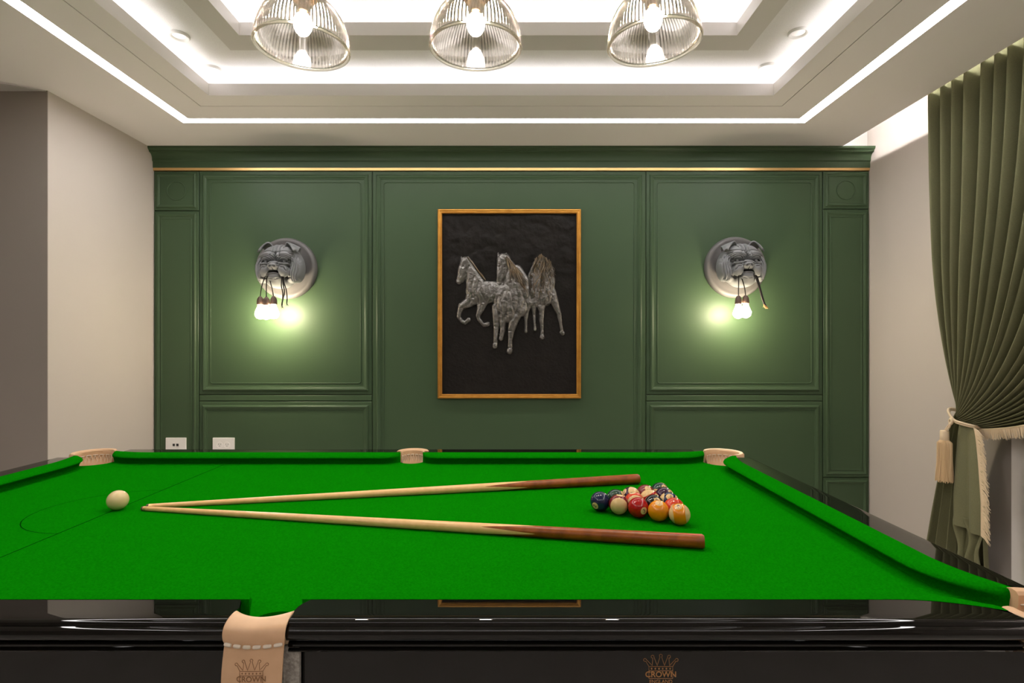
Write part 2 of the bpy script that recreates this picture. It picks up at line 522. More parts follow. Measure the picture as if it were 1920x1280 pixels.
# brass strip and crown
zb0, zb1 = Z(319.8, YB), Z(314.8, YB)
tag(MB().box(XL, XR, YB - .006, YB + .022, zb0, zb1).build('trim_1', M['brass']), 'thin brass strip under the green crown moulding', 'trim', kind='structure')
zc = zb1
prof = [(YB + .022, zc), (YB - .010, zc), (YB - .010, zc + .042), (YB - .016, zc + .046), (YB - .018, zc + .052)]
for k in range(8):
    a = k / 7 * PI / 2
    prof.append((YB - .018 - .030 * (1 - math.cos(a)), zc + .056 + .042 * math.sin(a)))
prof += [(YB - .052, zc + .101), (YB - .052, zc + .107), (YB - .060, zc + .113), (YB - .066, zc + .120), (YB - .068, ZC - .001), (YB + .022, ZC - .001)]
tag(MB().prism(prof, XL, XR, 'x').build('trim_2', M['green'], None, 25), 'green crown moulding along the top of the panelling', 'trim', kind='structure')

# sockets
def outlet(px0, px1, py0, label, kind):
    x0, x1 = X(px0, YB), X(px1, YB)
    zt = Z(py0, YB)
    w, hgt = x1 - x0, .088
    t = empty('wall_socket', ((x0 + x1) / 2, YB - .001, zt - hgt / 2))
    tag(t, label, 'socket')
    pl = MB().box(-w / 2, w / 2, -.010, .002, -hgt / 2, hgt / 2).build('face_plate', M['white_plastic'], t)
    bevel(pl, .003)
    zc_ = -.006
    if kind == 'data':
        for s in (-1, 1):
            MB().box(s * .013 - .008, s * .013 + .008, -.0108, -.009, zc_ - .009, zc_ + .008).build('jack', M['dark_hole'], t)
    else:
        for s in (-1, 1):
            o_ = MB().lathe([(.019, 0), (.0205, .0015), (.022, 0)], 32).build('socket_ring', M['fascia'], t, 40, loc=(s * .026, -.0098, zc_))
            o_.rotation_euler = (PI / 2, 0, 0)
            for hx, hz in ((-.007, .004), (.007, .004), (0, -.008)):
                q = MB().lathe([(.0004, 0), (.0026, 0)], 10).build('pin_hole', M['dark_hole'], o_, loc=(hx, hz, .0008))
outlet(312, 350, 820, 'white wall plate with two small data jacks', 'data')
outlet(400, 440.5, 820, 'white wall plate with two round power sockets', 'power')

# ------------------------------------------------------------------ billiard table
ZR = 0.86; ZCL = ZR - 0.0385        # rail top, cloth
NI, NN, NO = .962, 1.016, .880      # near rail: wood inner edge, nose, outer edge
FI, FN, FO = 2.290, 2.234, 2.372
RI, RN, RO = .873, .813, .957
LI, LN, LO = -1.717, -1.657, -1.800
MX = -.407                          # middle pockets
table = empty('billiard_table', ((LO + RO) / 2, (NO + FO) / 2, 0))
tag(table, 'black lacquered billiard table with bright green cloth and leather pockets', 'billiard table')
TO = Vector(table.location)
def tb(mb, name, m, parent=table, smooth=None):
    """build with world coordinates, parented to the table"""
    vs = mb.v
    mb.v = [(p[0] - TO.x, p[1] - TO.y, p[2] - TO.z) for p in vs]
    return mb.build(name, m, parent, smooth)
# cloth bed with pocket cut-outs
CR, MR = .080, .050
MOFF = .012
def arc(cx, cy, r, a0, a1, n):
    return [(cx + r * math.cos(math.radians(a0 + (a1 - a0) * k / n)), cy + r * math.sin(math.radians(a0 + (a1 - a0) * k / n))) for k in range(n + 1)]
poly = []
poly += arc(LI, NI, CR, 90, 0, 8)
poly += arc(MX, NI - MOFF, MR, 166, 14, 10)
poly += arc(RI, NI, CR, 180, 90, 8)
poly += arc(RI, FI, CR, 270, 180, 8)
poly += arc(MX, FI + MOFF, MR, 346, 194, 10)
poly += arc(LI, FI, CR, 0, -90, 8)
cloth_bed = tb(MB().prism(poly, ZCL - .045, ZCL), 'cloth_bed', M['cloth'])
# baulk line and D
BX, DR = -1.153, .212
yc = (NN + FN) / 2
tb(MB().box(BX - .0012, BX + .0012, NN, FN, ZCL - .0002, ZCL + .0003), 'baulk_line', M['cloth_line'])
o1 = arc(BX, yc, DR + .0011, 90, 270, 48); o2 = arc(BX, yc, DR - .0011, 90, 270, 48)
mb = MB().grid(np.array([[(*p, ZCL + .0003) for p in o1], [(*p, ZCL + .0003) for p in o2]]))
tb(mb, 'baulk_arc', M['cloth_line'])

# cushions
def cushion(a0, a1, axis, wood, nose, end0, end1):
    """runs along axis from a0 to a1; wood / nose are the coordinates of its back and its nose;
    end = (curve length, part of the width lost at the end)"""
    w = nose - wood
    ss = np.concatenate([np.linspace(0, .18, 30), np.linspace(.18, (a1 - a0) - .18, 24)[1:-1], np.linspace(a1 - a0 - .18, a1 - a0, 30)])
    rows = []
    for s in ss:
        cut = 0.0
        sh = 0.0
        for (ln, part, gs), d_ in ((end0, s), (end1, (a1 - a0) - s)):
            if gs and d_ < .17: sh = gs * (1 - d_ / .17) ** 2
            if d_ < ln:
                t = 1 - d_ / ln
                cut = max(cut, part * (1 - math.sqrt(max(0, 1 - t * t))) * 1.0)
        f = 1 - cut
        sec = [(0, ZR + .0006), (.30, ZR + .0010), (.62 * f + .0, ZR - .0008), (.84 * f, ZR - .0042), (.95 * f, ZR - .0075), (f, ZR - .0115),
               (.985 * f, ZR - .0145), (.80 * f, ZR - .021), (.66 * f, ZR - .034), (.64 * f, ZCL - .002), (0, ZCL - .002)]
        if f < .5: sec[1] = (.30 * f / .5, ZR + .0003)
        row = []
        for q, z in sec:
            c = wood + w * q - math.copysign(sh, w)
            row.append((a0 + s, c, z) if axis == 'x' else (c, a0 + s, z))
        rows.append(row)
    mb = MB().grid(np.array(rows), closed_v=True)
    n = len(rows[0]); m_ = len(rows)
    mb.f += [tuple(range(n)), tuple(range((m_ - 1) * n, m_ * n))]
    tb(mb, 'cushion', M['cloth'], smooth=38)
CJ, MJ, CN = (.10, .62, .030), (.075, .93, 0), (.15, .86, .047)
cg, cn = .070, .036        # gap of cushion end from the corner of the inner rectangle
mg = .046
cushion(LI + cg, MX - mg, 'x', FI, FN, CJ, MJ)
cushion(MX + mg, RI - cg, 'x', FI, FN, MJ, CJ)
cushion(LI + cn, MX - mg, 'x', NI, NN, CN, MJ)
cushion(MX + mg, RI - cn, 'x', NI, NN, MJ, CN)
cushion(NI + cn, FI - cg, 'y', RI, RN, CN, CJ)
cushion(NI + cn, FI - cg, 'y', LI, LN, CN, CJ)

# wooden rails
def rail_profile(outw, inn):
    """section from the inner edge over the top to the moulded outer face; list of (coordinate, z)"""
    s = 1 if outw > inn else -1
    P = [(inn, ZR - .05), (inn, ZR)]
    for q in (.02, .05, .08, .15, .22, .3, .36, .42, .5, .56, .6):
        P.append((inn + (outw - inn) * q, ZR))
    P += [(outw - s * .016, ZR)]
    for k in range(1, 7):
        a = k / 6 * PI / 2
        P.append((outw - s * .016 + s * .008 * math.sin(a), ZR - .006 + .006 * math.cos(a)))
    P += [(outw - s * .007, ZR - .008)]
    for k in range(0, 9):
        a = -PI / 2 + .25 + k / 8 * (PI - .5)
        P.append((outw - s * .012 + s * .012 * math.cos(a), ZR - .020 - .0125 * math.sin(a)))
    P += [(outw - s * .020, ZR - .0345), (outw - s * .020, ZR - .037)]
    for k in range(0, 6):
        a = PI / 2 - k / 5 * PI
        P.append((outw - s * .018 + s * .006 * math.cos(a), ZR - .042 + .0048 * math.sin(a)))
    P += [(outw - s * .014, ZR - .0485), (outw - s * .012, ZR - .0500), (outw - s * .014, ZR - .0530), (outw - s * .030, ZR - .0535), (outw - s * .030, ZR - .06), (inn, ZR - .06)]
    return P
def rail(axis, e0, e1, outw, inn):
    """e0 / e1: functions of the across-coordinate fraction (0 inner, 1 outer) giving the end position"""
    P = rail_profile(outw, inn)
    rows = []
    for which in (e0, e1):
        row = []
        for c, z in P:
            t = (c - inn) / (outw - inn)
            a = which(t)
            row.append((a, c, z) if axis == 'x' else (c, a, z))
        rows.append(row)
    mb = MB().grid(np.array(rows), closed_v=True)
    n = len(P)
    mb.f += [tuple(range(n)), tuple(range(n, 2 * n))]
    return tb(mb, 'rail', M['black'], smooth=28)
def mid(s):   # opening at the middle pocket
    return lambda t: MX + s * float(np.interp(t, (0, .15, .3, .5, 1), (.0615, .0535, .049, .0475, .0500)))
# end lines at the corners: the leather begins there
def cor(base, s):
    return lambda t: base + s * (.075 + .030 * t)
def jaw(base, s_, gap, shift, flat):
    """rail end that follows the curved cushion jaw at a corner"""
    def f(t):
        c = max(t, 0) * .083
        d = flat
        if c < shift: d = max(d, gap + .17 * (1 - math.sqrt(c / shift)))
        return base + s_ * d
    return f
rail('x', jaw(LI, 1, cg, .030, .105), mid(-1), FO, FI)
rail('x', mid(1), jaw(RI, -1, cg, .030, .105), FO, FI)
rail('x', jaw(LI, 1, cn, .047, .030), mid(-1), NO, NI)
rail('x', mid(1), jaw(RI, -1, cn, .047, .030), NO, NI)
rail('y', jaw(NI, 1, cn, .047, .030), jaw(FI, -1, cg, .030, .105), RO, RI)
rail('y', jaw(NI, 1, cn, .047, .030), jaw(FI, -1, cg, .030, .105), LO, LI)

# apron panels (black) under the rails
ZA0, ZA1 = .60, ZR - .055
apr = []
apr.append(tb(MB().box(LO + .12, MX - .040, NO + .028, NO + .052, ZA0, ZA1), 'apron', M['black']))
apr.append(tb(MB().box(MX + .060, RO - .085, NO + .028, NO + .052, ZA0, ZA1), 'apron', M['black']))
tb(MB().box(LO + .12, MX - .055, FO - .052, FO - .028, ZA0, ZA1), 'apron', M['black'])
tb(MB().box(MX + .055, RO - .12, FO - .052, FO - .028, ZA0, ZA1), 'apron', M['black'])
tb(MB().box(RO - .052, RO - .028, NO + .12, FO - .12, ZA0, ZA1), 'apron', M['black'])
tb(MB().box(LO + .028, LO + .052, NO + .12, FO - .12, ZA0, ZA1), 'apron', M['black'])
tb(MB().box(LI + .1, RI - .1, NI + .06, FI - .06, ZCL - .12, ZCL - .046), 'slate_bed', M['dark_hole'])
for lx in (LO + .22, MX - .02, RO - .24):
    for ly in (NO + .24, FO - .24):
        mb = MB()
        mb.lathe([(.050, 0), (.055, .02), (.048, .05), (.040, .08), (.048, .12), (.062, .26), (.070, .36), (.060, .42), (.072, .46), (.075, .50), (.075, .755)], 28, (lx, ly, 0), True, True)
        tb(mb, 'leg', M['black'], smooth=35)

# pockets --------------------------------------------------------------------------------------
def sweep_arc(cx, cy, r, a0, a1, sec, n=28, widen=0.0, taper=0.0):
    """section (radial offset, z) swept on an arc"""
    rows = []
    for k in range(n + 1):
        t = k / n
        a = math.radians(a0 + (a1 - a0) * t)
        e = abs(2 * t - 1) ** 2 * widen
        k_ = 1 - taper * abs(2 * t - 1) ** 3
        rows.append([(cx + (r + e + o_ * k_) * math.cos(a), cy + (r + e + o_ * k_) * math.sin(a), z) for o_, z in sec])
    mb = MB().grid(np.array(rows), closed_v=True)
    m_ = len(sec)
    mb.f += [tuple(range(m_)), tuple(range(n * m_, (n + 1) * m_))]
    return mb
COLLAR = [(0, ZR - .020), (0, ZR - .004), (.004, ZR + .0015), (.012, ZR + .003), (.020, ZR + .002), (.026, ZR - .004), (.027, ZR - .03), (.024, ZR - .055), (.004, ZR - .055), (.002, ZR - .03)]
def net(parent, cx, cy, r, ztop, n=26, depth=.13, arc_=None):
    mb = MB()
    for k in range(n):
        if arc_ and (360 * k / n - arc_[0]) % 360 > arc_[1] - arc_[0]: continue
        for s in (-1, 1):
            pts = []
            for q in range(7):
                t = q / 6
                a = 2 * PI * (k + s * t * 2.5) / n
                rr = r * (1 - .35 * t * t)
                pts.append((cx + rr * math.cos(a), cy + rr * math.sin(a), ztop - depth * t))
            mb.tube(pts, .0013, 5)
    o_ = tb(mb, 'net', M['net'], parent, 60)
    return o_
def pocket(cx, cy, r, a0, a1, leather_only=False, widen=0.0):
    c = tb(sweep_arc(cx, cy, r, a0, a1, COLLAR, 36, widen, .75 if widen else 0), 'pocket_leather', M['leather'], smooth=35)
    n = max(4, int(round(abs(a1 - a0) / 24)))
    for k in range(n):
        b0 = a0 + (a1 - a0) * (k + .10) / n; b1 = a0 + (a1 - a0) * (k + .86) / n
        mb = MB()
        pts = [(cx + (r - .0008) * math.cos(math.radians(b)), cy + (r - .0008) * math.sin(math.radians(b)), ZR - .0205) for b in np.linspace(b0, b1, 5)]
        mb.tube(pts, [.0011, .0016, .0017, .0016, .0011], 6)
        tb(mb, 'stitch', M['stitch'], c, 60)
    # leather bowl behind the net
    tb(sweep_arc(cx, cy, r, a0 + 6, a1 - 6, [(.002, ZR - .03), (.005, ZR - .03), (-.012, ZR - .10), (-.030, ZR - .15), (-.033, ZR - .15), (-.015, ZR - .10)], 30), 'pocket_bag', M['leather'], c, 40)
    net(c, cx, cy, r - .001, ZR - .022, arc_=(a0, a1))
    return c
pocket(MX, FI + .022, .044, -4, 184)
pr = .060
pocket(LI - .002, FI + .002, pr, 20, 250, widen=.006)
pocket(RI + .002, FI + .002, pr, -70, 160, widen=.006)
pocket(LI - .036, NI - .036, .061, 85, 365)
pocket(RI + .036, NI - .036, .061, -185, 95)
# near middle pocket: leather strap that runs over the rail edge and hangs down
def strap():
    #        y ends, y centre, z, x left, x right (relative to MX)
    cxp = MX
    rows_def = [
        (.932, .9150, ZR - .040, -.0460, .0470),
        (.928, .9100, ZR - .014, -.0460, .0475),
        (.924, .9065, ZR - .002, -.0465, .0480),
        (.919, .9020, ZR + .002, -.0465, .0485),
        (.908, .8930, ZR + .0035, -.0470, .0495),
        (.892, .8800, ZR + .0020, -.0470, .0505),
        (.8790, .8700, ZR - .0030, -.0470, .0515),
        (.8735, .8660, ZR - .0100, -.0468, .0520),
        (.8720, .8650, ZR - .0190, -.0465, .0520),
        (.8730, .8665, ZR - .0250, -.0455, .0515),
        (.8740, .8680, ZR - .0285, -.0440, .0510),
        (.8745, .8685, ZR - .0320, -.0440, .0500),
        (.8735, .8675, ZR - .0450, -.0455, .0495),
        (.8710, .8650, ZR - .0800, -.0480, .0480),
        (.8720, .8660, ZR - .1400, -.0490, .0460),
        (.8800, .8740, ZR - .1900, -.0440, .0400),
    ]
    n = 18
    P = np.zeros((len(rows_def), n + 1, 3))
    for i, (ye, ym, z, xa, xb) in enumerate(rows_def):
        for j in range(n + 1):
            t = j / n
            u = 2 * t - 1
            zz = z
            if i <= 5: zz = z - .002 * (1 - u * u)
            P[i, j] = (cxp + xa + (xb - xa) * t, ym + (ye - ym) * u * u, zz)
    return P
SP = strap()
st = tb(MB().grid(SP), 'pocket_leather', M['leather'], smooth=70)
md = st.modifiers.new('sub', 'SUBSURF'); md.levels = 2; md.render_levels = 2
solidify(st, .005, -1)
def strap_pt(u, z):
    """front face of the hanging strap"""
    zs = SP[7:, 0, 2]
    i = 7 + int(np.clip(np.searchsorted(-zs, -z) - 1, 0, len(zs) - 2))
    f = (SP[i, 0, 2] - z) / (SP[i, 0, 2] - SP[i + 1, 0, 2])
    row = SP[i] * (1 - f) + SP[i + 1] * f
    t = (u + 1) / 2 * (row.shape[0] - 1)
    k = int(min(max(t, 0), row.shape[0] - 2)); g_ = t - k
    return row[k] * (1 - g_) + row[k + 1] * g_
for k in range(6):
    u0, u1 = -1.0 + k / 6 * 2.0 + .03, -1.0 + (k + 1) / 6 * 2.0 - .05
    pts = []
    for u in np.linspace(u0, u1, 6):
        p = strap_pt(u, ZR - .0290 - .0022 * (1 - u * u) )
        pts.append((p[0], p[1] - .0012, p[2]))
    mb = MB().tube(pts, [.0022, .0031, .0032, .0032, .0031, .0022], 8)
    tb(mb, 'stitch', M['stitch'], st, 60)
tb(sweep_arc(MX, NI - .036, .047, 0, 359.9, [(.000, ZR - .055), (.004, ZR - .055), (-.008, ZR - .22), (-.012, ZR - .22)], 36), 'pocket_liner', M['liner'], st, 40)
mb = MB().box(MX + .040, MX + .066, .8965, .9040, ZR - .20, ZR - .046)
tb(mb, 'liner_flap', M['liner'], st)
net(st, MX, NI - .036, .040, ZR - .060)

# crown emblem: outline, beads and words
def crown_emblem(place, s, m, parent, words, tube_r, hgt=0.0):
    """place(u, v) gives a point on the surface; s = emblem width"""
    def line(pts, name='crown_outline', r=tube_r, closed=False):
        P = []
        for i in range(len(pts) - (0 if closed else 1)):
            a, b_ = pts[i], pts[(i + 1) % len(pts)]
            for t in np.linspace(0, 1, 5)[:-1]:
                P.append((a[0] + (b_[0] - a[0]) * t, a[1] + (b_[1] - a[1]) * t))
        if not closed: P.append(pts[-1])
        return [place(p[0] * s, p[1] * s) for p in P]
    mb = MB()
    # band box (width .70, from v = -.42 to 0)
    mb.tube(line([(-.36, -.36), (-.36, 0), (.36, 0), (.36, -.36)]), tube_r, 5)
    mb.tube(line([(-.36, -.13), (.36, -.13)]), tube_r, 5)
    mb.tube(line([(-.36, -.36), (.36, -.36)]), tube_r, 5)
    spikes = [(-.48, .20), (-.25, .30), (0, .33), (.25, .30), (.48, .20)]
    base = [-.36, -.27, -.12, 0.02, .16, .28, .36]
    cur = [(-.36, 0)]
    gaps = [-.26, -.11, .11, .26]
    for i, (sx, sy) in enumerate(spikes):
        r_ = .045
        left = gaps[i - 1] if i > 0 else -.36
        right = gaps[i] if i < 4 else .36
        d_ = Vector((sx, sy - .03)); d_.normalize()
        nrm = Vector((-d_.y, d_.x))
        c = Vector((sx, sy))
        a = c + nrm * r_ * .55 - d_ * r_ * .8
        b_ = c - nrm * r_ * .55 - d_ * r_ * .8
        if i > 0: cur.append((left, .03))
        cur.append(tuple(a))
        a0 = math.atan2(a.y - sy, a.x - sx); a1 = math.atan2(b_.y - sy, b_.x - sx)
        if a1 > a0: a1 -= 2 * PI
        for t in np.linspace(0, 1, 8)[1:-1]:
            aa = a0 + (a1 - a0) * t
            cur.append((sx + r_ * math.cos(aa), sy + r_ * math.sin(aa)))
        cur.append(tuple(b_))
    cur.append((.36, 0))
    mb.tube(line(cur), tube_r, 5)
    out = tb(mb, 'crown_outline', m, parent)
    mb = MB()
    for k in range(6):
        cx = -.28 + k * .112
        for q in range(1):
            pts = [place((cx + .026 * math.cos(a)) * s, (-.065 + .030 * math.sin(a)) * s) for a in np.linspace(0, 2 * PI, 9)[:-1]]
            mb.add(pts, [tuple(range(8))])
    o_ = tb(mb, 'crown_jewels', m, parent)
    for body, v, sz, bold in words:
        me = text_mesh(body, sz * s, 0, bold=bold)
        for vt in me.vertices:
            p = place(vt.co.x, v * s + vt.co.y)
            vt.co = (p[0] - TO.x, p[1] - TO.y, p[2] - TO.z)
        link('emblem_lettering', me, m, parent)
# on the leather strap
exc, ezc = X(472, .868), Z(1257, .868)
def strap_place(u, v):
    x, z = exc + u, ezc + v
    w = None
    zs = SP[7:, 0, 2]
    z_ = max(z, SP[-1, 0, 2] + .001)
    uu = 0.0
    row0, row1 = strap_pt(-1, z_), strap_pt(1, z_)
    uu = (x - row0[0]) / (row1[0] - row0[0]) * 2 - 1
    p = strap_pt(uu, z_)
    return (x, p[1] - .0002, z)
crown_emblem(strap_place, .0500, M['leather_mark'], st, [('CROWN', -.245, .235, .00025)], .00042)
# on the apron
axc, azc = X(1239, NO + .028), Z(1249, NO + .028)
crown_emblem(lambda u, v: (axc + u, NO + .0277, azc + v), .054, M['gold_print'], apr[1], [('CROWN', -.245, .24, .0003), ('ENGLAND', -.46, .15, .0001)], .00045)

# ------------------------------------------------------------------ balls
BR = .0282
def hexrgb(h_):
    v = [int(h_[i:i + 2], 16) / 255 for i in (0, 2, 4)]
    return tuple(((c + .055) / 1.055) ** 2.4 if c > .04045 else c / 12.92 for c in v)
CREAM = (0.62, 0.42, 0.19)
BC = {1: (.66, .22, .004), 2: (.010, .014, .045), 3: (.33, .004, .004), 4: (.035, .008, .026), 5: (.52, .045, .014), 6: (.006, .034, .018), 7: (.15, .009, .010), 8: (.008, .0075, .007)}
M['cream_ball'] = mat('cream_phenolic', CREAM, .10)
M['cue_ball'] = mat('ivory_phenolic', (0.66, 0.51, 0.25), .14, coat=.3)
M['numeral'] = mat('numeral_ink', (.02, .02, .02), .3)
def stripe_mat(n):
    m = mat('striped_phenolic_%d' % n, CREAM, .10)
    nt = m.node_tree
    tc = nt.nodes.new('ShaderNodeTexCoord')
    sp = nt.nodes.new('ShaderNodeSeparateXYZ')
    ab = nt.nodes.new('ShaderNodeMath'); ab.operation = 'ABSOLUTE'
    lt = nt.nodes.new('ShaderNodeMath'); lt.operation = 'LESS_THAN'; lt.inputs[1].default_value = .54 * BR
    mx_ = nt.nodes.new('ShaderNodeMix'); mx_.data_type = 'RGBA'
    mx_.inputs[6].default_value = (*CREAM, 1); mx_.inputs[7].default_value = (*BC[n - 8], 1)
    nt.links.new(tc.outputs['Object'], sp.inputs[0]); nt.links.new(sp.outputs['Z'], ab.inputs[0])
    nt.links.new(ab.outputs[0], lt.inputs[0]); nt.links.new(lt.outputs[0], mx_.inputs[0])
    nt.links.new(mx_.outputs[2], nt.nodes['Principled BSDF'].inputs['Base Color'])
    return m
bm = bmesh.new()
bmesh.ops.create_uvsphere(bm, u_segments=48, v_segments=28, radius=BR)
ball_me = bpy.data.meshes.new('ball'); bm.to_mesh(ball_me); bm.free()
ball_me.polygons.foreach_set('use_smooth', [True] * len(ball_me.polygons))
def ball(n, x, y, num_dir, axis, label, roll=0.0):
    me = ball_me.copy()
    me.materials.append(M['cue_ball'] if n == 0 else (mat('phenolic_%d' % n, BC[n], .10) if n <= 8 else stripe_mat(n)))
    o_ = link('cue_ball' if n == 0 else 'pool_ball', me, None, None, (x, y, ZCL + BR))
    tag(o_, label, 'ball', None if n == 0 else 'racked pool balls')
    # local frame: Z = stripe axis, X = number direction
    d = Vector(num_dir).normalized()
    a = Vector(axis); a = (a - d * a.dot(d)).normalized()
    yv = a.cross(d)
    o_.matrix_world = Matrix.Translation(o_.location) @ Matrix((d, yv, a)).transposed().to_4x4()
    if n == 0: return o_
    for sgn in (1, -1):
        rows = []
        capr = .0100
        for q in range(5):
            rr = capr * q / 4 + 1e-5
            rows.append([(sgn * math.sqrt((BR + .00012) ** 2 - rr * rr), rr * math.cos(t), rr * math.sin(t)) for t in np.linspace(0, 2 * PI, 24, endpoint=False)])
        disc = MB().grid(np.array(rows), closed_v=True).build('number_disc', M['cream_ball'], o_, 80)
        tm = text_mesh(str(n), .0145 if n < 10 else .0115, 0, bold=.0002)
        for vt in tm.vertices:
            u, v = vt.co.x, vt.co.y
            u, v = u * math.cos(roll) - v * math.sin(roll), u * math.sin(roll) + v * math.cos(roll)
            vt.co = (sgn * math.sqrt((BR + .0003) ** 2 - u * u - v * v), sgn * u, v)
        link('numeral', tm, M['numeral'], disc)
    return o_
p2 = Vector((.2585, 1.606)); p9 = Vector((.4535, 1.483))
ev = (p9 - p2).normalized(); pv = Vector((-ev.y, ev.x))
S = 2 * BR + .0006
base0 = (p2 + p9) / 2 - ev * S * 2
def slot(row, k):
    return base0 + ev * S * (k + row * .5) + pv * S * .866 * row
# per ball: direction of the number, direction of the stripe's pole, as (right, up, towards the near rail)
RACK = [
    [(2, (-.52, -.47), (0, 1, 0), 'dark blue solid ball numbered 2 at the rack corner toward the cue ball', .9),
     (15, (.1, .95), (.05, -.05, 1), 'maroon striped ball showing its cream end, between balls 2 and 3', 0),
     (3, (.56, -.29), (0, 1, 0), 'bright red solid ball numbered 3 on the rack edge', .5),
     (1, (.05, .75), (1, 0, 0), 'amber yellow solid ball numbered 1 beside the striped 9', 1.57),
     (9, (-.12, .70), (1, .12, 0), 'amber striped ball numbered 9 at the rack corner facing the cue butt', 1.57)],
    [(6, (.78, .55), (0, 1, 0), 'dark green solid ball 6 behind the dark blue ball', 0),
     (13, (-.2, .93), (0, .40, .80), 'orange striped ball turned to its cream end inside the rack', 0),
     (8, (.35, .42), (0, 1, 0), 'black solid 8 ball in the heart of the rack', .6),
     (5, (.02, .02), (0, 1, 0), 'orange solid ball numbered 5 behind the striped 9', .3)],
    [(12, (-.75, .45), (.50, .45, .55), 'purple striped ball with a cream end beside the maroon 7', 0),
     (11, (.75, .30), (-.40, .80, .15), 'red striped ball with a cream top inside the rack', 0),
     (10, (.07, .55), (1, -.1, 0), 'blue striped ball numbered 10 on the rack edge', 1.57)],
    [(7, (.25, .60), (1, 0, 0), 'maroon solid ball numbered 7 next to the green striped ball', 1.57),
     (4, (.70, .50), (0, 1, 0), 'purple solid ball 4 beside the green striped ball', 0)],
    [(14, (.50, .50), (-.45, -.75, .35), 'green striped ball numbered 14 at the rack apex toward the green wall', .4)],
]
def rack_dirs(p, nd, ax):
    tw = (Vector((0, 0, 1.30)) - Vector((p.x, p.y, ZCL + BR))).normalized()
    rt = tw.cross(Vector((0, 0, -1))).normalized() * 1.0
    if rt.x < 0: rt = -rt
    up = rt.cross(-tw) * -1.0
    if up.z < 0: up = -up
    d = rt * nd[0] + up * nd[1] + tw * math.sqrt(max(0.02, 1 - nd[0] ** 2 - nd[1] ** 2))
    return d, rt * ax[0] + up * ax[1] + tw * ax[2]
for r_, row in enumerate(RACK):
    for k, (n, nd, ax, lab, roll) in enumerate(row):
        p = slot(r_, k)
        ball(n, p.x, p.y, *rack_dirs(p, nd, ax), lab, roll)
ball(0, -1.146, 1.619, (0, 0, 1), (1, 0, 0), 'plain ivory cue ball alone on the baulk line')

# ------------------------------------------------------------------ cues
def cue(tip, butt, label, roll):
    """tip, butt: xy of the ends"""
    R0, R1 = .0062, .0165
    a = Vector((*tip, ZCL + R0 + .0002)); b_ = Vector((*butt, ZCL + R1 + .0002))
    L = (b_ - a).length
    t = empty('billiard_cue', a)
    tag(t, label, 'cue', 'cues laid in a V on the cloth')
    t.rotation_mode = 'QUATERNION'
    t.rotation_quaternion = (b_ - a).to_track_quat('X', 'Z')
    NA = 64
    def rad(s): return R0 + (R1 - R0) * (s / L) ** .9
    def edge(k):      # splice boundary along the cue as a zigzag round the shaft
        ph = ((k / NA * 4 + roll) % 1)
        tri = abs(2 * ph - 1)
        return L - .395 - .150 * tri
    def pt(s, k):
        an = 2 * PI * k / NA
        return (s, rad(s) * math.cos(an), rad(s) * math.sin(an))
    TIPL, FER = .008, .018
    rows = []
    for q in range(41):
        rows.append([pt(FER + (edge(k) - FER) * q / 40, k) for k in range(NA)])
    MB().grid(np.array(rows), closed_v=True).build('shaft', M['ash'], t, 60)
    rows = []
    for q in range(25):
        rows.append([pt(edge(k) + (L - .004 - edge(k)) * q / 24, k) for k in range(NA)])
    rows.append([(L, pt(L, k)[1] * .86, pt(L, k)[2] * .86) for k in range(NA)])
    mb = MB().grid(np.array(rows), closed_v=True)
    n = len(mb.v)
    mb.f.append(tuple(range(n - NA, n)))
    butt_o = mb.build('butt', M['rosewood'], t, 50)
    # red splice along the upper side of the butt end
    rows = []
    for q in range(20):
        f = q / 19
        s = L - .27 + f * .266
        half = .95 * math.sqrt(max(f, 1e-3))
        rows.append([(s, (rad(s) + .00025) * math.sin(an), (rad(s) + .00025) * math.cos(an)) for an in np.linspace(-half + .55, half + .55, 13)])
    MB().grid(np.array(rows)).build('butt_splice', M['redwood'], butt_o, 60)
    MB().grid(np.array([[pt(s, k) for k in range(NA)] for s in (TIPL, FER)]), closed_v=True).build('ferrule', M['brass'], t, 60)
    mb = MB().grid(np.array([[(s, rad(0) * f * math.cos(2 * PI * k / NA), rad(0) * f * math.sin(2 * PI * k / NA)) for k in range(NA)] for s, f in ((0, .2), (.0004, .6), (.002, .9), (.004, 1), (TIPL, 1))]), closed_v=True)
    mb.build('cue_tip', M['tip'], t, 60)
    return t
cue((-1.072, 1.612), (.457, 1.309), 'wooden cue whose butt lies between the racked balls and the crown printed apron', .42)
cue((-1.072, 1.632), (.446, 1.925), 'wooden cue whose butt lies between the racked balls and the green wall', .30)

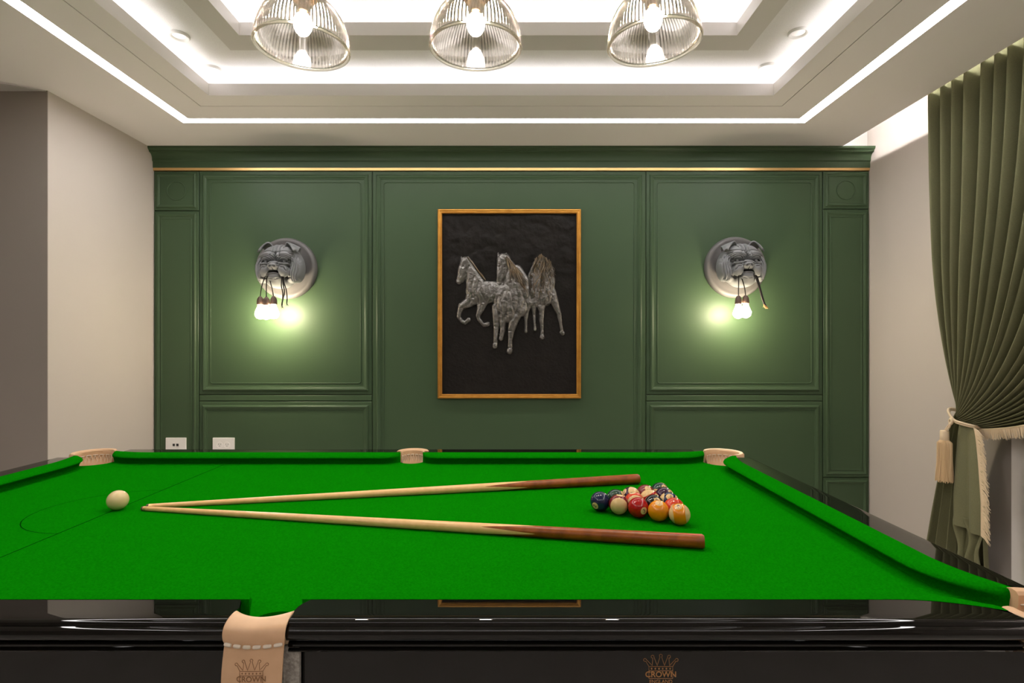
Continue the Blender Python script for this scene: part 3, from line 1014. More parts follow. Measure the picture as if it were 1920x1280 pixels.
# ------------------------------------------------------------------ pendants
def pendant(px, dz, dy, label, tilt=0.0):
    R, H = .136, .150
    dp = 1.683 + dy
    t = empty('pendant_lamp', (X(px, 1.683), dp, 2.198 + dz))
    t.rotation_euler = (0, tilt, 0)
    tag(t, label, 'pendant lamp', 'ribbed glass pendants over the table')
    NR = 76; K = 4; NA = NR * K
    prof = []
    for q in range(27):
        a = q / 26 * (PI / 2 - .22)
        prof.append((R * math.cos(a) ** .92, .012 + H * math.sin(a) ** 1.02))
    P = np.zeros((len(prof) * 2, NA, 3))
    ang = 2 * PI * np.arange(NA) / NA
    ribs = np.cos(NR * ang)
    for i, (r_, z) in enumerate(prof):
        fade = min(1, i / 2.0)
        ro = r_ + .0024 * fade * ribs * (0.35 + .65 * r_ / R)
        P[i, :, 0] = ro * np.cos(ang); P[i, :, 1] = ro * np.sin(ang); P[i, :, 2] = z
        ri = r_ - .0065
        P[-1 - i, :, 0] = ri * np.cos(ang); P[-1 - i, :, 1] = ri * np.sin(ang); P[-1 - i, :, 2] = z - .001
    MB().grid(P, closed_u=True, closed_v=True).build('glass_shade', M['glass'], t, 50)
    # rolled rim
    pts = [(R * math.cos(a), R * math.sin(a), .006) for a in np.linspace(0, 2 * PI, 96, endpoint=False)]
    MB().tube(pts, .0052, 10, closed=True).build('shade_rim', M['rim'], t, 60)
    zt = prof[-1][1]
    MB().lathe([(.034, zt - .008), (.040, zt - .002), (.040, zt + .010), (.030, zt + .022), (.024, zt + .05), (.012, zt + .06), (.008, zt + .075)], 40, (0, 0, 0), True, True).build('fitter', M['bronze'], t, 40)
    zc_ = 2.96 - (2.198 + dz)
    MB().tube([(0, 0, zt + .07), (0, 0, zc_ - .02)], .004, 10).build('stem', M['bronze'], t)
    MB().lathe([(.05, zc_), (.05, zc_ - .012), (.02, zc_ - .028), (.004, zc_ - .030)], 32).build('ceiling_cup', M['bronze'], t, 40)
    # bulb
    MB().lathe([(.014, zt - .008), (.014, zt - .040), (.013, zt - .042)], 24, (0, 0, 0), False, True).build('lamp_holder', M['bronze'], t, 40)
    bz = zt - .040
    bp = [(.012, 0)]
    for q in range(1, 17):
        a = q / 16 * PI
        bp.append((max(.0003, .031 * math.sin(a) ** .8 * (1 if a > .6 else .75 + .4 * a)), -.078 * (1 - math.cos(a)) / 2))
    bb = MB().lathe(bp, 32).build('bulb', M['glass_bulb'], t, 60)
    cp = [(.0004, -.006)]
    for q in range(1, 12):
        a = q / 12 * PI
        cp.append((.0275 * math.sin(a), -.006 - .067 * (1 - math.cos(a)) / 2))
    cp.append((.0004, -.073))
    MB().lathe(cp, 24).build('filament_core', M['pend_bulb'], bb, 60)
    bb.location = (0, 0, bz)
    return t
g = bpy.data.materials.new('clear_bulb_glass')
g.use_nodes = True
nt = g.node_tree
nt.nodes.remove(nt.nodes['Principled BSDF'])
t1 = nt.nodes.new('ShaderNodeBsdfTransparent'); t1.inputs[0].default_value = (0.97, 0.96, 0.94, 1)
gs = nt.nodes.new('ShaderNodeBsdfGlossy'); gs.inputs['Roughness'].default_value = .02
fr = nt.nodes.new('ShaderNodeMath'); fr.operation = 'MULTIPLY'; fr.inputs[1].default_value = .22
lwt = nt.nodes.new('ShaderNodeLayerWeight'); nt.links.new(lwt.outputs['Facing'], fr.inputs[0])
mx = nt.nodes.new('ShaderNodeMixShader')
nt.links.new(fr.outputs[0], mx.inputs[0]); nt.links.new(t1.outputs[0], mx.inputs[1]); nt.links.new(gs.outputs[0], mx.inputs[2])
nt.links.new(mx.outputs[0], nt.nodes['Material Output'].inputs[0])
M['glass_bulb'] = g
g = M['glass'].copy(); g.name = 'glass_rim'
g.node_tree.nodes['Glass BSDF'].inputs['Color'].default_value = (0.95, 0.94, 0.86, 1)
g.node_tree.nodes['Glass BSDF'].inputs['Roughness'].default_value = .15
M['rim'] = g
pendant(567, .0, .0, 'ribbed glass dome pendant at the row end above the cue ball side', .02)
pendant(892, .0, .0, 'ribbed glass dome pendant in the middle of the row of three')
pendant(1226, .012, -.004, 'ribbed glass dome pendant at the row end toward the curtain', -.045)

# ------------------------------------------------------------------ framed horse relief
YFm = YB - .002
fx0, fx1, fz0, fz1 = X(820.5, 3.92), X(1089.5, 3.92), Z(747, 3.92), Z(391.5, 3.92)
art = empty('framed_relief', ((fx0 + fx1) / 2, YFm, fz0))
tag(art, 'gold framed dark relief of three galloping silver horses', 'picture')
W, Hh = fx1 - fx0, fz1 - fz0
fw = .031
fp = [(0, 0), (0, .024), (.003, .028), (.010, .029), (.016, .026), (.022, .029), (.028, .028), (.031, .024), (.031, .004)]
def fpart(a, b_, c, d_, name='frame_member'):
    pass
sides = {'bottom': 0, 'right': 1, 'top': 2, 'left': 3}
corner = lambda o_: [(-W / 2 + o_, o_), (W / 2 - o_, o_), (W / 2 - o_, Hh - o_), (-W / 2 + o_, Hh - o_)]
for k in range(4):
    rows = []
    for o_, h_ in fp:
        c = corner(o_)
        a, b_ = c[k], c[(k + 1) % 4]
        rows.append([(a[0], -h_, a[1]), (b_[0], -h_, b_[1])])
    mb = MB().grid(np.array(rows))
    n = len(fp)
    mb.f += [tuple(2 * i for i in range(n)), tuple(2 * i + 1 for i in range(n)), (0, 1, 2 * n - 1, 2 * n - 2)]
    mb.build('frame_member', M['gold'], art, 30)
# background plate with gently embossed clouds
NXp, NZp = 120, 156
xs = np.linspace(-W / 2 + fw - .002, W / 2 - fw + .002, NXp); zs = np.linspace(fw - .002, Hh - fw + .002, NZp)
def smooth_noise(nx, nz, cell, seed):
    r_ = np.random.default_rng(seed)
    gx, gz = int(nx / cell) + 3, int(nz / cell) + 3
    G = r_.random((gx, gz))
    ix = np.arange(nx) / cell; iz = np.arange(nz) / cell
    i0 = ix.astype(int); k0 = iz.astype(int)
    fx = ix - i0; fz = iz - k0
    fx = fx * fx * (3 - 2 * fx); fz = fz * fz * (3 - 2 * fz)
    a = G[i0][:, k0]; b_ = G[i0 + 1][:, k0]; c = G[i0][:, k0 + 1]; d_ = G[i0 + 1][:, k0 + 1]
    FX, FZ = fx[:, None], fz[None, :]
    return a * (1 - FX) * (1 - FZ) + b_ * FX * (1 - FZ) + c * (1 - FX) * FZ + d_ * FX * FZ
cl = sum(smooth_noise(NXp, NZp, c, 3 + i) * w for i, (c, w) in enumerate(((22, 1), (11, .6), (5, .35), (2.5, .2))))
cl = np.abs(cl - cl.mean())
upper = np.clip((zs / Hh - .52) / .2, 0, 1)[None, :]
low = np.clip((.35 - zs / Hh) / .2, 0, 1)[None, :]
Hmap = .017 * cl * (upper + .25 * low + .06)
XX, ZZ = np.meshgrid(xs, zs, indexing='ij')
P = np.stack([XX, -.006 - Hmap, ZZ], -1)
MB().grid(P).build('relief_ground', M['panel_art'], art, 80)
# horses as relief bodies: chains of tapered capsules in picture units (1 unit = 1/3.368 px)
U = 1 / 3.368 * 3.92 / F
def pic(zx, zy): return ((zx - 523.5) * U, Hh - (zy - 39.5) * U)
def relief(name, chains, m, lift, k=.75, noise_amp=.0030, seed=1, cell=2.0, cuts=()):
    caps = []
    for ch in chains:
        for (x0, y0, r0), (x1, y1, r1) in zip(ch[:-1], ch[1:]):
            caps.append((x0, y0, r0, x1, y1, r1))
    A = np.array(caps)
    xa = min((A[:, 0] - A[:, 2]).min(), (A[:, 3] - A[:, 5]).min()) - 4; xb = max((A[:, 0] + A[:, 2]).max(), (A[:, 3] + A[:, 5]).max()) + 4
    ya = min((A[:, 1] - A[:, 2]).min(), (A[:, 4] - A[:, 5]).min()) - 4; yb = max((A[:, 1] + A[:, 2]).max(), (A[:, 4] + A[:, 5]).max()) + 4
    nx, ny = int((xb - xa) / cell), int((yb - ya) / cell)
    gx = xa + np.arange(nx) * cell; gy = ya + np.arange(ny) * cell
    GX, GY = np.meshgrid(gx, gy, indexing='ij')
    Hs = np.full(GX.shape, -1.0)
    acc = np.zeros(GX.shape)
    for x0, y0, r0, x1, y1, r1 in caps:
        dx, dy = x1 - x0, y1 - y0
        L2 = dx * dx + dy * dy + 1e-9
        t = np.clip(((GX - x0) * dx + (GY - y0) * dy) / L2, 0, 1)
        d = np.hypot(GX - x0 - t * dx, GY - y0 - t * dy)
        r = r0 + (r1 - r0) * t
        hh = np.where(d < r, np.sqrt(np.maximum(r * r - d * d, 0)) * np.minimum(1, 26 / np.maximum(r, 1)) ** .55, -1)
        acc = np.maximum(acc, 0)
        # rounded union keeps a crease between muscles
        Hs = np.maximum(Hs, hh) + .04 * np.minimum(np.maximum(Hs, 0), np.maximum(hh, 0))
    body = Hs > 0
    nz_ = smooth_noise(nx, ny, 9, seed) - .5 + .6 * (smooth_noise(nx, ny, 4.5, seed + 1) - .5)
    for pts, w_, dp_ in cuts:
        best = np.full(GX.shape, 1e3)
        for (x0, y0), (x1, y1) in zip(pts[:-1], pts[1:]):
            dx, dy = x1 - x0, y1 - y0
            q = np.clip(((GX - x0) * dx + (GY - y0) * dy) / (dx * dx + dy * dy + 1e-9), 0, 1)
            best = np.minimum(best, np.hypot(GX - x0 - q * dx, GY - y0 - q * dy))
        Hs = np.where(Hs > 0, np.maximum(Hs - .42 * dp_ * np.exp(-(best / (w_ * 2.0)) ** 2) - .16 * dp_ * np.exp(-(best / (w_ * .8)) ** 2), .5), Hs)
    Yh = np.where(body, lift + Hs * U * k + nz_ * noise_amp * np.minimum(1, Hs / 14), lift - .004)
    keep = body.copy()
    keep[1:] |= body[:-1]; keep[:-1] |= body[1:]; keep[:, 1:] |= body[:, :-1]; keep[:, :-1] |= body[:, 1:]
    idx = -np.ones(keep.shape, int)
    ii = np.argwhere(keep)
    idx[keep] = np.arange(len(ii))
    # np.argwhere and boolean indexing share the same order
    vs = []
    for i, j in ii:
        px_, pz_ = pic(gx[i], gy[j])
        vs.append((px_, -Yh[i, j], pz_))
    fs = []
    for i in range(nx - 1):
        for j in range(ny - 1):
            q = (idx[i, j], idx[i, j + 1], idx[i + 1, j + 1], idx[i + 1, j])
            if min(q) >= 0: fs.append(q)
    return MB().add(vs, fs).build(name, m, art, 75)
def strands(parent, lines, m, r0=3.2, lift=.03, name='mane'):
    mb = MB()
    for (pts, w, hgt) in lines:
        n = len(pts)
        P = [( *pic(*p), ) for p in pts]
        mb.tube([(p[0], -(lift + hgt), p[1]) for p in P], [w * U * (1 - .75 * i / (n - 1)) for i in range(n)], 6)
    return mb.build(name, m, parent, 60)
def wave(x0, y0, x1, y1, amp, ph, n=8):
    out = []
    dx, dy = x1 - x0, y1 - y0
    L = math.hypot(dx, dy)
    for i in range(n):
        t = i / (n - 1)
        o_ = amp * math.sin(ph + t * 5) * t
        out.append((x0 + dx * t - dy / L * o_, y0 + dy * t + dx / L * o_))
    return out
# third horse, behind on the right
h3 = relief('horse', [
    [(715, 400, 48), (700, 470, 62), (690, 540, 58)],
    [(760, 420, 42), (765, 500, 50), (745, 590, 58)],
    [(690, 560, 62), (740, 590, 66), (780, 590, 44)],
    [(790, 560, 30), (815, 640, 24), (838, 700, 15), (850, 770, 9), (858, 812, 9)], [(855, 818, 12), (862, 824, 14)],
    [(725, 620, 34), (728, 690, 17), (726, 740, 15), (731, 800, 9), (731, 828, 10)], [(732, 842, 13), (732, 850, 15)],
    [(650, 600, 40), (632, 680, 18), (627, 740, 11), (628, 790, 8)], [(628, 790, 8), (628, 814, 10)],
    [(675, 620, 26), (680, 690, 12), (684, 760, 8), (686, 785, 8)], [(686, 785, 8), (686, 802, 10)],
    [(640, 620, 40), (690, 620, 40)],
    [(700, 430, 30), (680, 520, 22)], [(760, 470, 30), (750, 560, 20)]], M['pewter'], .007, seed=31,
    cuts=[([(725, 400), (728, 520), (715, 640)], 5, 16), ([(660, 470), (650, 560), (660, 620)], 5, 10), ([(780, 450), (800, 540), (790, 610)], 5, 10),
          ([(690, 500), (700, 570), (690, 620)], 4, 9), ([(755, 560), (770, 620), (740, 650)], 4, 10), ([(700, 640), (760, 650)], 4, 9), ([(672, 640), (655, 660)], 4, 8)])
ml = []
for k in range(130):
    x0 = 680 + random.random() * 105; y0 = 330 + random.random() * 75 + abs(x0 - 725) * .5
    ml.append((wave(x0, y0, x0 + random.uniform(-30, 38), y0 + random.uniform(40, 100), 9, random.random() * 6), 3.2, random.uniform(.026, .042)))
for k in range(110):
    x0, y0 = random.uniform(655, 785), random.uniform(400, 560)
    ml.append((wave(x0, y0, x0 + random.uniform(-22, 22), y0 + random.uniform(25, 70), 8, random.random() * 6), 3.0, random.uniform(.030, .042)))
for k in range(26):
    x0 = 720 + random.uniform(-34, 36)
    ml.append((wave(720 + random.uniform(-20, 20), 385, x0, 322 + abs(x0 - 720) * .9, 5, random.random() * 6), 4.5, random.uniform(.022, .034)))
strands(h3, ml, M['mane'], lift=.0)
# first horse, running on the left
h1 = relief('horse', [
    [(248, 372, 36), (228, 420, 31), (212, 470, 21), (204, 496, 19)],
    [(240, 420, 24), (240, 460, 16), (222, 492, 13)],
    [(262, 385, 34), (288, 450, 46), (318, 530, 72)],
    [(318, 555, 72), (380, 565, 74), (440, 560, 66)],
    [(300, 590, 58), (268, 628, 34), (222, 652, 24), (206, 690, 15), (202, 722, 13), (222, 748, 11), (240, 756, 11)], [(243, 757, 12), (266, 738, 14)],
    [(355, 610, 46), (345, 665, 27), (326, 712, 15), (330, 735, 12), (356, 768, 10)], [(362, 772, 12), (388, 766, 14)],
    [(222, 362, 9), (219, 340, 4)], [(254, 358, 10), (262, 338, 4)]], M['pewter'], .007, seed=11,
    cuts=[([(268, 400), (262, 440), (250, 470), (232, 490)], 4, 14), ([(238, 395), (228, 405)], 4, 9), ([(200, 485), (206, 490)], 4, 9), ([(205, 508), (228, 498)], 3, 9),
          ([(300, 470), (285, 540), (295, 600)], 5, 14), ([(330, 500), (315, 570), (330, 640)], 5, 15), ([(365, 500), (372, 570), (360, 630)], 5, 12),
          ([(400, 500), (410, 560), (395, 620)], 4, 9), ([(255, 560), (275, 600), (270, 640)], 4, 10), ([(285, 620), (255, 650), (225, 668)], 4, 9),
          ([(345, 650), (338, 690)], 4, 8), ([(340, 560), (360, 600)], 4, 9), ([(255, 420), (245, 450)], 4, 8), ([(222, 425), (215, 462)], 4, 7)])
ml = [(wave(262 + t * 100, 345 + t * 135, 285 + t * 90, 372 + t * 120, 6, t * 9), 6, .026) for t in np.linspace(0, 1, 22)]
strands(h1, ml, M['mane'], lift=.0)
MB().lathe([(.0004, .004), (.003, .003), (.0045, 0)], 10).build('eye', M['frame_edge'], h1, 60, loc=(pic(236, 402)[0], -.040, pic(236, 402)[1])).rotation_euler = (PI / 2, 0, 0)
# middle horse, in front
h2 = relief('horse', [
    [(488, 362, 44), (478, 420, 36), (466, 475, 25), (461, 508, 21)],
    [(505, 400, 30), (500, 450, 22), (478, 495, 16)],
    [(515, 400, 44), (545, 480, 62), (560, 560, 82)],
    [(570, 430, 40), (605, 500, 46), (612, 580, 44)],
    [(520, 590, 96), (515, 650, 92), (520, 690, 70)],
    [(570, 610, 70), (585, 670, 54)],
    [(445, 660, 32), (442, 720, 26), (441, 790, 17), (438, 850, 13), (436, 885, 13)], [(434, 895, 15), (433, 906, 16)],
    [(475, 700, 36), (482, 760, 24), (481, 800, 17), (474, 840, 15)], [(472, 852, 15), (470, 860, 15)],
    [(560, 690, 50), (545, 760, 30), (534, 815, 20), (529, 870, 13), (527, 915, 14)], [(526, 928, 17), (524, 940, 18)],
    [(457, 340, 10), (453, 316, 4)], [(502, 340, 11), (504, 318, 4)]], M['pewter'], .018, seed=21,
    cuts=[([(520, 390), (512, 440), (494, 480), (480, 515)], 5, 18), ([(470, 398), (455, 408)], 4, 9), ([(500, 400), (488, 412)], 4, 9),
          ([(452, 498), (458, 503)], 4, 8), ([(472, 500), (478, 494)], 4, 8), ([(450, 520), (480, 518)], 3, 8), ([(478, 430), (468, 480)], 4, 8),
          ([(540, 470), (530, 560), (545, 640)], 5, 14), ([(490, 560), (470, 620), (480, 690)], 5, 14), ([(520, 560), (515, 640), (500, 720)], 5, 15),
          ([(565, 540), (580, 620), (560, 700)], 5, 14), ([(600, 560), (620, 620), (600, 690)], 5, 12), ([(450, 600), (440, 660), (460, 700)], 5, 12),
          ([(540, 650), (560, 700), (540, 740)], 4, 12), ([(460, 690), (462, 760)], 5, 14), ([(500, 700), (512, 740), (505, 790)], 5, 16),
          ([(430, 780), (452, 785)], 4, 8), ([(520, 810), (548, 815)], 4, 8), ([(424, 880), (448, 885)], 4, 8), ([(514, 915), (540, 918)], 4, 8)])
ml = []
for k in range(190):
    t = random.random()
    x0, y0 = 505 + t * 70 + random.uniform(-8, 8), 345 + t * 90 + random.uniform(-8, 8)
    ml.append((wave(x0, y0, x0 + 35 + random.uniform(-10, 35), y0 + 70 + random.uniform(0, 70), 10, random.random() * 6), 3.0, random.uniform(.042, .056)))
strands(h2, ml, M['mane'], lift=.0)
for ex, ey in ((462, 402), (497, 405)):
    MB().lathe([(.0004, .004), (.003, .003), (.0045, 0)], 10).build('eye', M['frame_edge'], h2, 60, loc=(pic(ex, ey)[0], -.050, pic(ex, ey)[1])).rotation_euler = (PI / 2, 0, 0)

# ------------------------------------------------------------------ dog head wall lamps
def smin(a, b_, k):
    h_ = np.clip(.5 + .5 * (b_ - a) / k, 0, 1)
    return b_ * (1 - h_) + a * h_ - k * h_ * (1 - h_)
def sd_ell(P, c, r):
    q = (P - np.array(c)) / np.array(r)
    k0 = np.linalg.norm(q, axis=-1)
    k1 = np.linalg.norm(q / np.array(r), axis=-1)
    return k0 * (k0 - 1) / np.maximum(k1, 1e-6)
ELL = [((0, .060, .012), (.150, .110, .140), .0),
       ((0, .115, .085), (.100, .060, .052), .03)]
for s in (-1, 1):
    ELL += [((s * .056, .174, .056), (.054, .033, .032), .010),          # brow
            ((s * .118, .092, -.020), (.046, .080, .095), .020),          # cheek
            ((s * .108, .135, -.060), (.036, .052, .062), .010),          # lower cheek fold
            ((s * .061, .192, -.042), (.036, .040, .046), .006),          # jowl
            ((s * .060, .196, .004), (.034, .020, .013), .006)]           # pad under the eye
ELL += [((0, .197, -.018), (.050, .036, .026), .008),                      # muzzle
        ((0, .212, .010), (.030, .014, .010), .006),                       # roll over the nose
        ((0, .226, -.012), (.037, .014, .018), .004),                      # nose
        ((0, .172, -.085), (.058, .046, .036), .005),                      # lower jaw
        ((0, .194, -.060), (.040, .024, .009), .004),                      # lower lip
        ((0, .100, -.110), (.085, .080, .045), .03)]
def dog_sdf(P):
    d = None
    for c, r, k in ELL:
        e = sd_ell(P, c, r)
        d = e if d is None else smin(d, e, max(k, .004))
    # eye sockets
    for s in (-1, 1):
        e = sd_ell(P, (s * .062, .208, .022), (.026, .028, .0085))
        d = -smin(-d, e, .006)
    return d
def head_mesh():
    NU, NV = 250, 310
    C = np.array((0, .02, 0.0))
    th = np.linspace(0, PI * .58, NU)          # angle from +y (towards the room)
    ph = np.linspace(0, 2 * PI, NV, endpoint=False)
    TH, PH = np.meshgrid(th, ph, indexing='ij')
    D = np.stack([np.sin(TH) * np.cos(PH), np.cos(TH), np.sin(TH) * np.sin(PH)], -1)
    # march inwards from outside to keep the outer surface
    t = np.full(TH.shape, .34)
    for _ in range(60):
        d = dog_sdf(C + D * t[..., None])
        t = t - d * .7
        t = np.clip(t, .01, .34)
    P = C + D * t[..., None]
    x, z = np.abs(P[..., 0]), P[..., 2]
    disp = np.zeros(TH.shape)
    front = np.clip((P[..., 1] - .03) / .05, 0, 1)
    def groove(pts, w, dpt):
        best = np.full(x.shape, 9.0)
        for (x0, z0), (x1, z1) in zip(pts[:-1], pts[1:]):
            dx, dz = x1 - x0, z1 - z0
            q = np.clip(((x - x0) * dx + (z - z0) * dz) / (dx * dx + dz * dz), 0, 1)
            best = np.minimum(best, np.hypot(x - x0 - q * dx, z - z0 - q * dz))
        return -dpt * np.exp(-(best / w) ** 2)
    # centre furrow of the forehead with ridges beside it
    disp += groove([(0, .030), (0, .150)], .0045, .012)
    disp += -groove([(.013, .03), (.016, .14)], .007, .004)
    disp += groove([(.027, .055), (.024, .10), (.030, .145)], .0040, .007)
    disp += groove([(.046, .118), (.050, .15)], .004, .006)
    # arched wrinkles over the eyes
    for rr, dp_ in ((.026, .0075), (.038, .0075), (.050, .0070), (.062, .0060), (.075, .0045)):
        pts = [(.062 + rr * 1.20 * math.cos(a), .024 + rr * .95 * math.sin(a)) for a in np.linspace(.10, PI - .45, 16)]
        disp += groove(pts, .0034, dp_)
    # cheek folds
    folds = [[(.092, .032), (.103, .0), (.097, -.04), (.102, -.090)], [(.106, .045), (.120, .0), (.115, -.045), (.114, -.105)],
             [(.118, .055), (.135, .005), (.132, -.05), (.124, -.105)], [(.130, .062), (.149, .010), (.146, -.045), (.136, -.095)],
             [(.105, .080), (.135, .055), (.155, .015)], [(.10, .100), (.13, .085), (.152, .050)],
             [(.026, .000), (.050, .014), (.090, .016)], [(.034, -.010), (.050, -.004), (.085, -.010), (.098, -.030)],
             [(.050, -.022), (.072, -.020), (.088, -.045)]]
    for f in folds: disp += groove(f, .0036, .0085)
    # mouth line, nose pad, flews
    disp += groove([(0, -.049), (.026, -.050), (.036, -.066), (.044, -.086), (.066, -.092), (.096, -.084)], .0040, .012)
    disp += groove([(0, -.026), (0, -.048)], .003, .007)
    disp += groove([(.036, .002), (.041, -.016), (.030, -.034)], .004, .007)
    disp += groove([(.010, -.014), (.018, -.018)], .0045, .010)
    disp += groove([(.012, -.100), (.03, -.095)], .004, .004)
    disp *= front
    # displace along approximate normals
    du = np.gradient(P, axis=0); dv = (np.roll(P, -1, 1) - np.roll(P, 1, 1)) / 2
    N = np.cross(du, dv)
    N /= np.maximum(np.linalg.norm(N, axis=-1, keepdims=True), 1e-9)
    sgn = np.sign((N * D).sum(-1, keepdims=True)); sgn[sgn == 0] = 1
    N = N * sgn
    N[0] = (0, 1, 0)
    P = P + N * disp[..., None]
    P[..., 1] = np.maximum(P[..., 1], .004)
    P = P * np.array([1, -1, 1])
    return MB().grid(P, closed_v=True).mesh('head', 60)
HEAD = head_mesh()
def ear_mesh(s):
    nu, nv = 18, 19
    P = np.zeros((nu, nv, 3))
    A, B = Vector((.040, .118, .128)), Vector((.118, .040, .108))
    tip = Vector((.126, .150, .090))
    mid_b = (A + B) / 2
    for j in range(nv):
        u = j / (nv - 1)
        p0 = A.lerp(B, u)
        p1 = p0 + Vector((.022, .030, .072 - .020 * u))
        p2 = tip + (p0 - mid_b) * (.30 if u < .5 else .22) + Vector((0, 0, .010 * math.sin(PI * u)))
        for i in range(nu):
            t = i / (nu - 1)
            q = p0 * (1 - t) ** 2 + p1 * 2 * t * (1 - t) + p2 * t * t
            P[i, j] = (s * q.x, -q.y, q.z)
    return MB().grid(P).mesh('ear', 70)
EARS = {s: ear_mesh(s) for s in (-1, 1)}
def dog_lamp(px, py, label, bulbs, loose, frayed):
    c = Vector((X(px, 3.93), YB - .001, Z(py, 3.93)))
    t = empty('dog_head_lamp', c)
    tag(t, label, 'wall lamp', 'bulldog head wall lamps')
    Rp = .217
    pl = MB().lathe([(.0005, .030), (.165, .030), (.178, .031), (.188, .036), (.198, .037), (.207, .033), (.213, .024), (Rp, .012), (Rp, 0), (.0005, 0)], 72).build('back_plate', M['dog_plate'], t, 35)
    pl.rotation_euler = (PI / 2, 0, 0)
    hd = link('head', HEAD, M['dog'], t, (0, -.022, 0))
    for s in (-1, 1):
        e = link('ear', EARS[s], M['dog'], hd)
        solidify(e, .009, 0)
        bm_ = bmesh.new(); bmesh.ops.create_uvsphere(bm_, u_segments=20, v_segments=12, radius=.0090)
        me = bpy.data.meshes.new('eye'); bm_.to_mesh(me); bm_.free()
        me.polygons.foreach_set('use_smooth', [True] * len(me.polygons))
        link('eye', me, M['dog'], hd, (s * .062, -.1835, .0195))
        MB().lathe([(.0004, .0), (.0045, .002), (.006, .005)], 14).build('nostril', M['dark_resin'], hd, 60, loc=(s * .016, -.2385, -.014)).rotation_euler = (-PI / 2, 0, 0)
    # chin and lip plate lit by the bulbs
    # cords with bulbs
    mx_, my_, mz_ = -.052, -.222, -.078          # mouth corner at the viewer's left
    for k, (dx, dy, dz) in enumerate(bulbs):
        top = Vector((mx_ + .004 * (k - 1), my_ + .012, mz_ + .012))
        so = Vector((mx_ + dx, my_ + dy, mz_ - .150 + dz))
        mid_ = (top + so) / 2 + Vector((dx * .35, -.012, 0))
        pts = []
        for q in range(12):
            f = q / 11
            pts.append(top * (1 - f) ** 2 + mid_ * 2 * f * (1 - f) + so * f * f)
        MB().tube(pts, .0036, 8).build('cord', M['cord'], t, 60)
        MB().lathe([(.005, .012), (.010, .010), (.017, .0), (.021, -.012), (.0235, -.040), (.0225, -.044)], 28, so, True, True).build('socket', M['socket'], t, 40)
        bz = so + Vector((0, 0, -.042))
        prof_ = [(.0150, 0), (.0165, -.010), (.0215, -.026), (.0285, -.042)]
        for q in range(0, 11):
            a = -.25 + q / 10 * (PI / 2 + .25)
            prof_.append((max(.0004, .0345 * math.cos(a)), -.064 - .034 * math.sin(a)))
        MB().lathe(prof_, 28, bz, True).build('bulb', M['dog_bulb'], t, 60)
    nx_ = .056
    for k, path in enumerate(loose):
        pts = [Vector((nx_ + .005 * (k - 1), my_ + .014, mz_ + .010))]
        for (dx, dy, dz) in path: pts.append(Vector((nx_ + dx, my_ + dy, mz_ + dz)))
        # smooth the path
        pp = []
        for i in range(len(pts) - 1):
            p0, p1, p2_, p3 = pts[max(i - 1, 0)], pts[i], pts[i + 1], pts[min(i + 2, len(pts) - 1)]
            for q in range(6):
                f = q / 6
                pp.append(.5 * ((2 * p1) + (p2_ - p0) * f + (2 * p0 - 5 * p1 + 4 * p2_ - p3) * f * f + (3 * p1 - p0 - 3 * p2_ + p3) * f ** 3))
        pp.append(pts[-1])
        cd = MB().tube(pp, .0038, 8).build('loose_cord', M['cord'], t, 60)
        e = pp[-1]
        for s in (-1, 0, 1):
            MB().tube([e, e + Vector((s * .006 + .004, 0, -.012)), e + Vector((s * .010 + .006, 0, -.020))], [.0018, .0014, .0009], 6).build('wire_end', M['copper'] if frayed else M['cord'], cd, 60)
    return t
dog_lamp(536.5, 503, 'grey bulldog head wall lamp holding three lit bulbs, on the sockets side of the picture',
         [(-.042, .006, .0), (.004, -.006, -.004), (.046, .010, .002)],
         [[(-.004, -.006, -.06), (.006, -.006, -.12), (.001, -.004, -.17), (-.004, -.004, -.195)],
          [(.006, -.004, -.05), (.018, -.008, -.11), (.004, -.004, -.17), (-.002, 0, -.205)],
          [(.012, -.004, -.04), (.030, -.006, -.10), (.034, -.004, -.15), (.030, -.002, -.185)]], False)
dog_lamp(1379, 501, 'grey bulldog head wall lamp holding two lit bulbs, on the curtain side of the picture',
         [(-.012, -.004, -.004), (.040, .004, .0)],
         [[(.006, -.002, -.03), (.020, -.004, -.09), (.036, -.006, -.15), (.050, -.006, -.200)],
          [(.012, -.002, -.03), (.028, -.004, -.09), (.046, -.006, -.16), (.060, -.006, -.205)],
          [(.004, -.002, -.04), (.022, -.004, -.10), (.040, -.006, -.17), (.066, -.006, -.210)]], True)

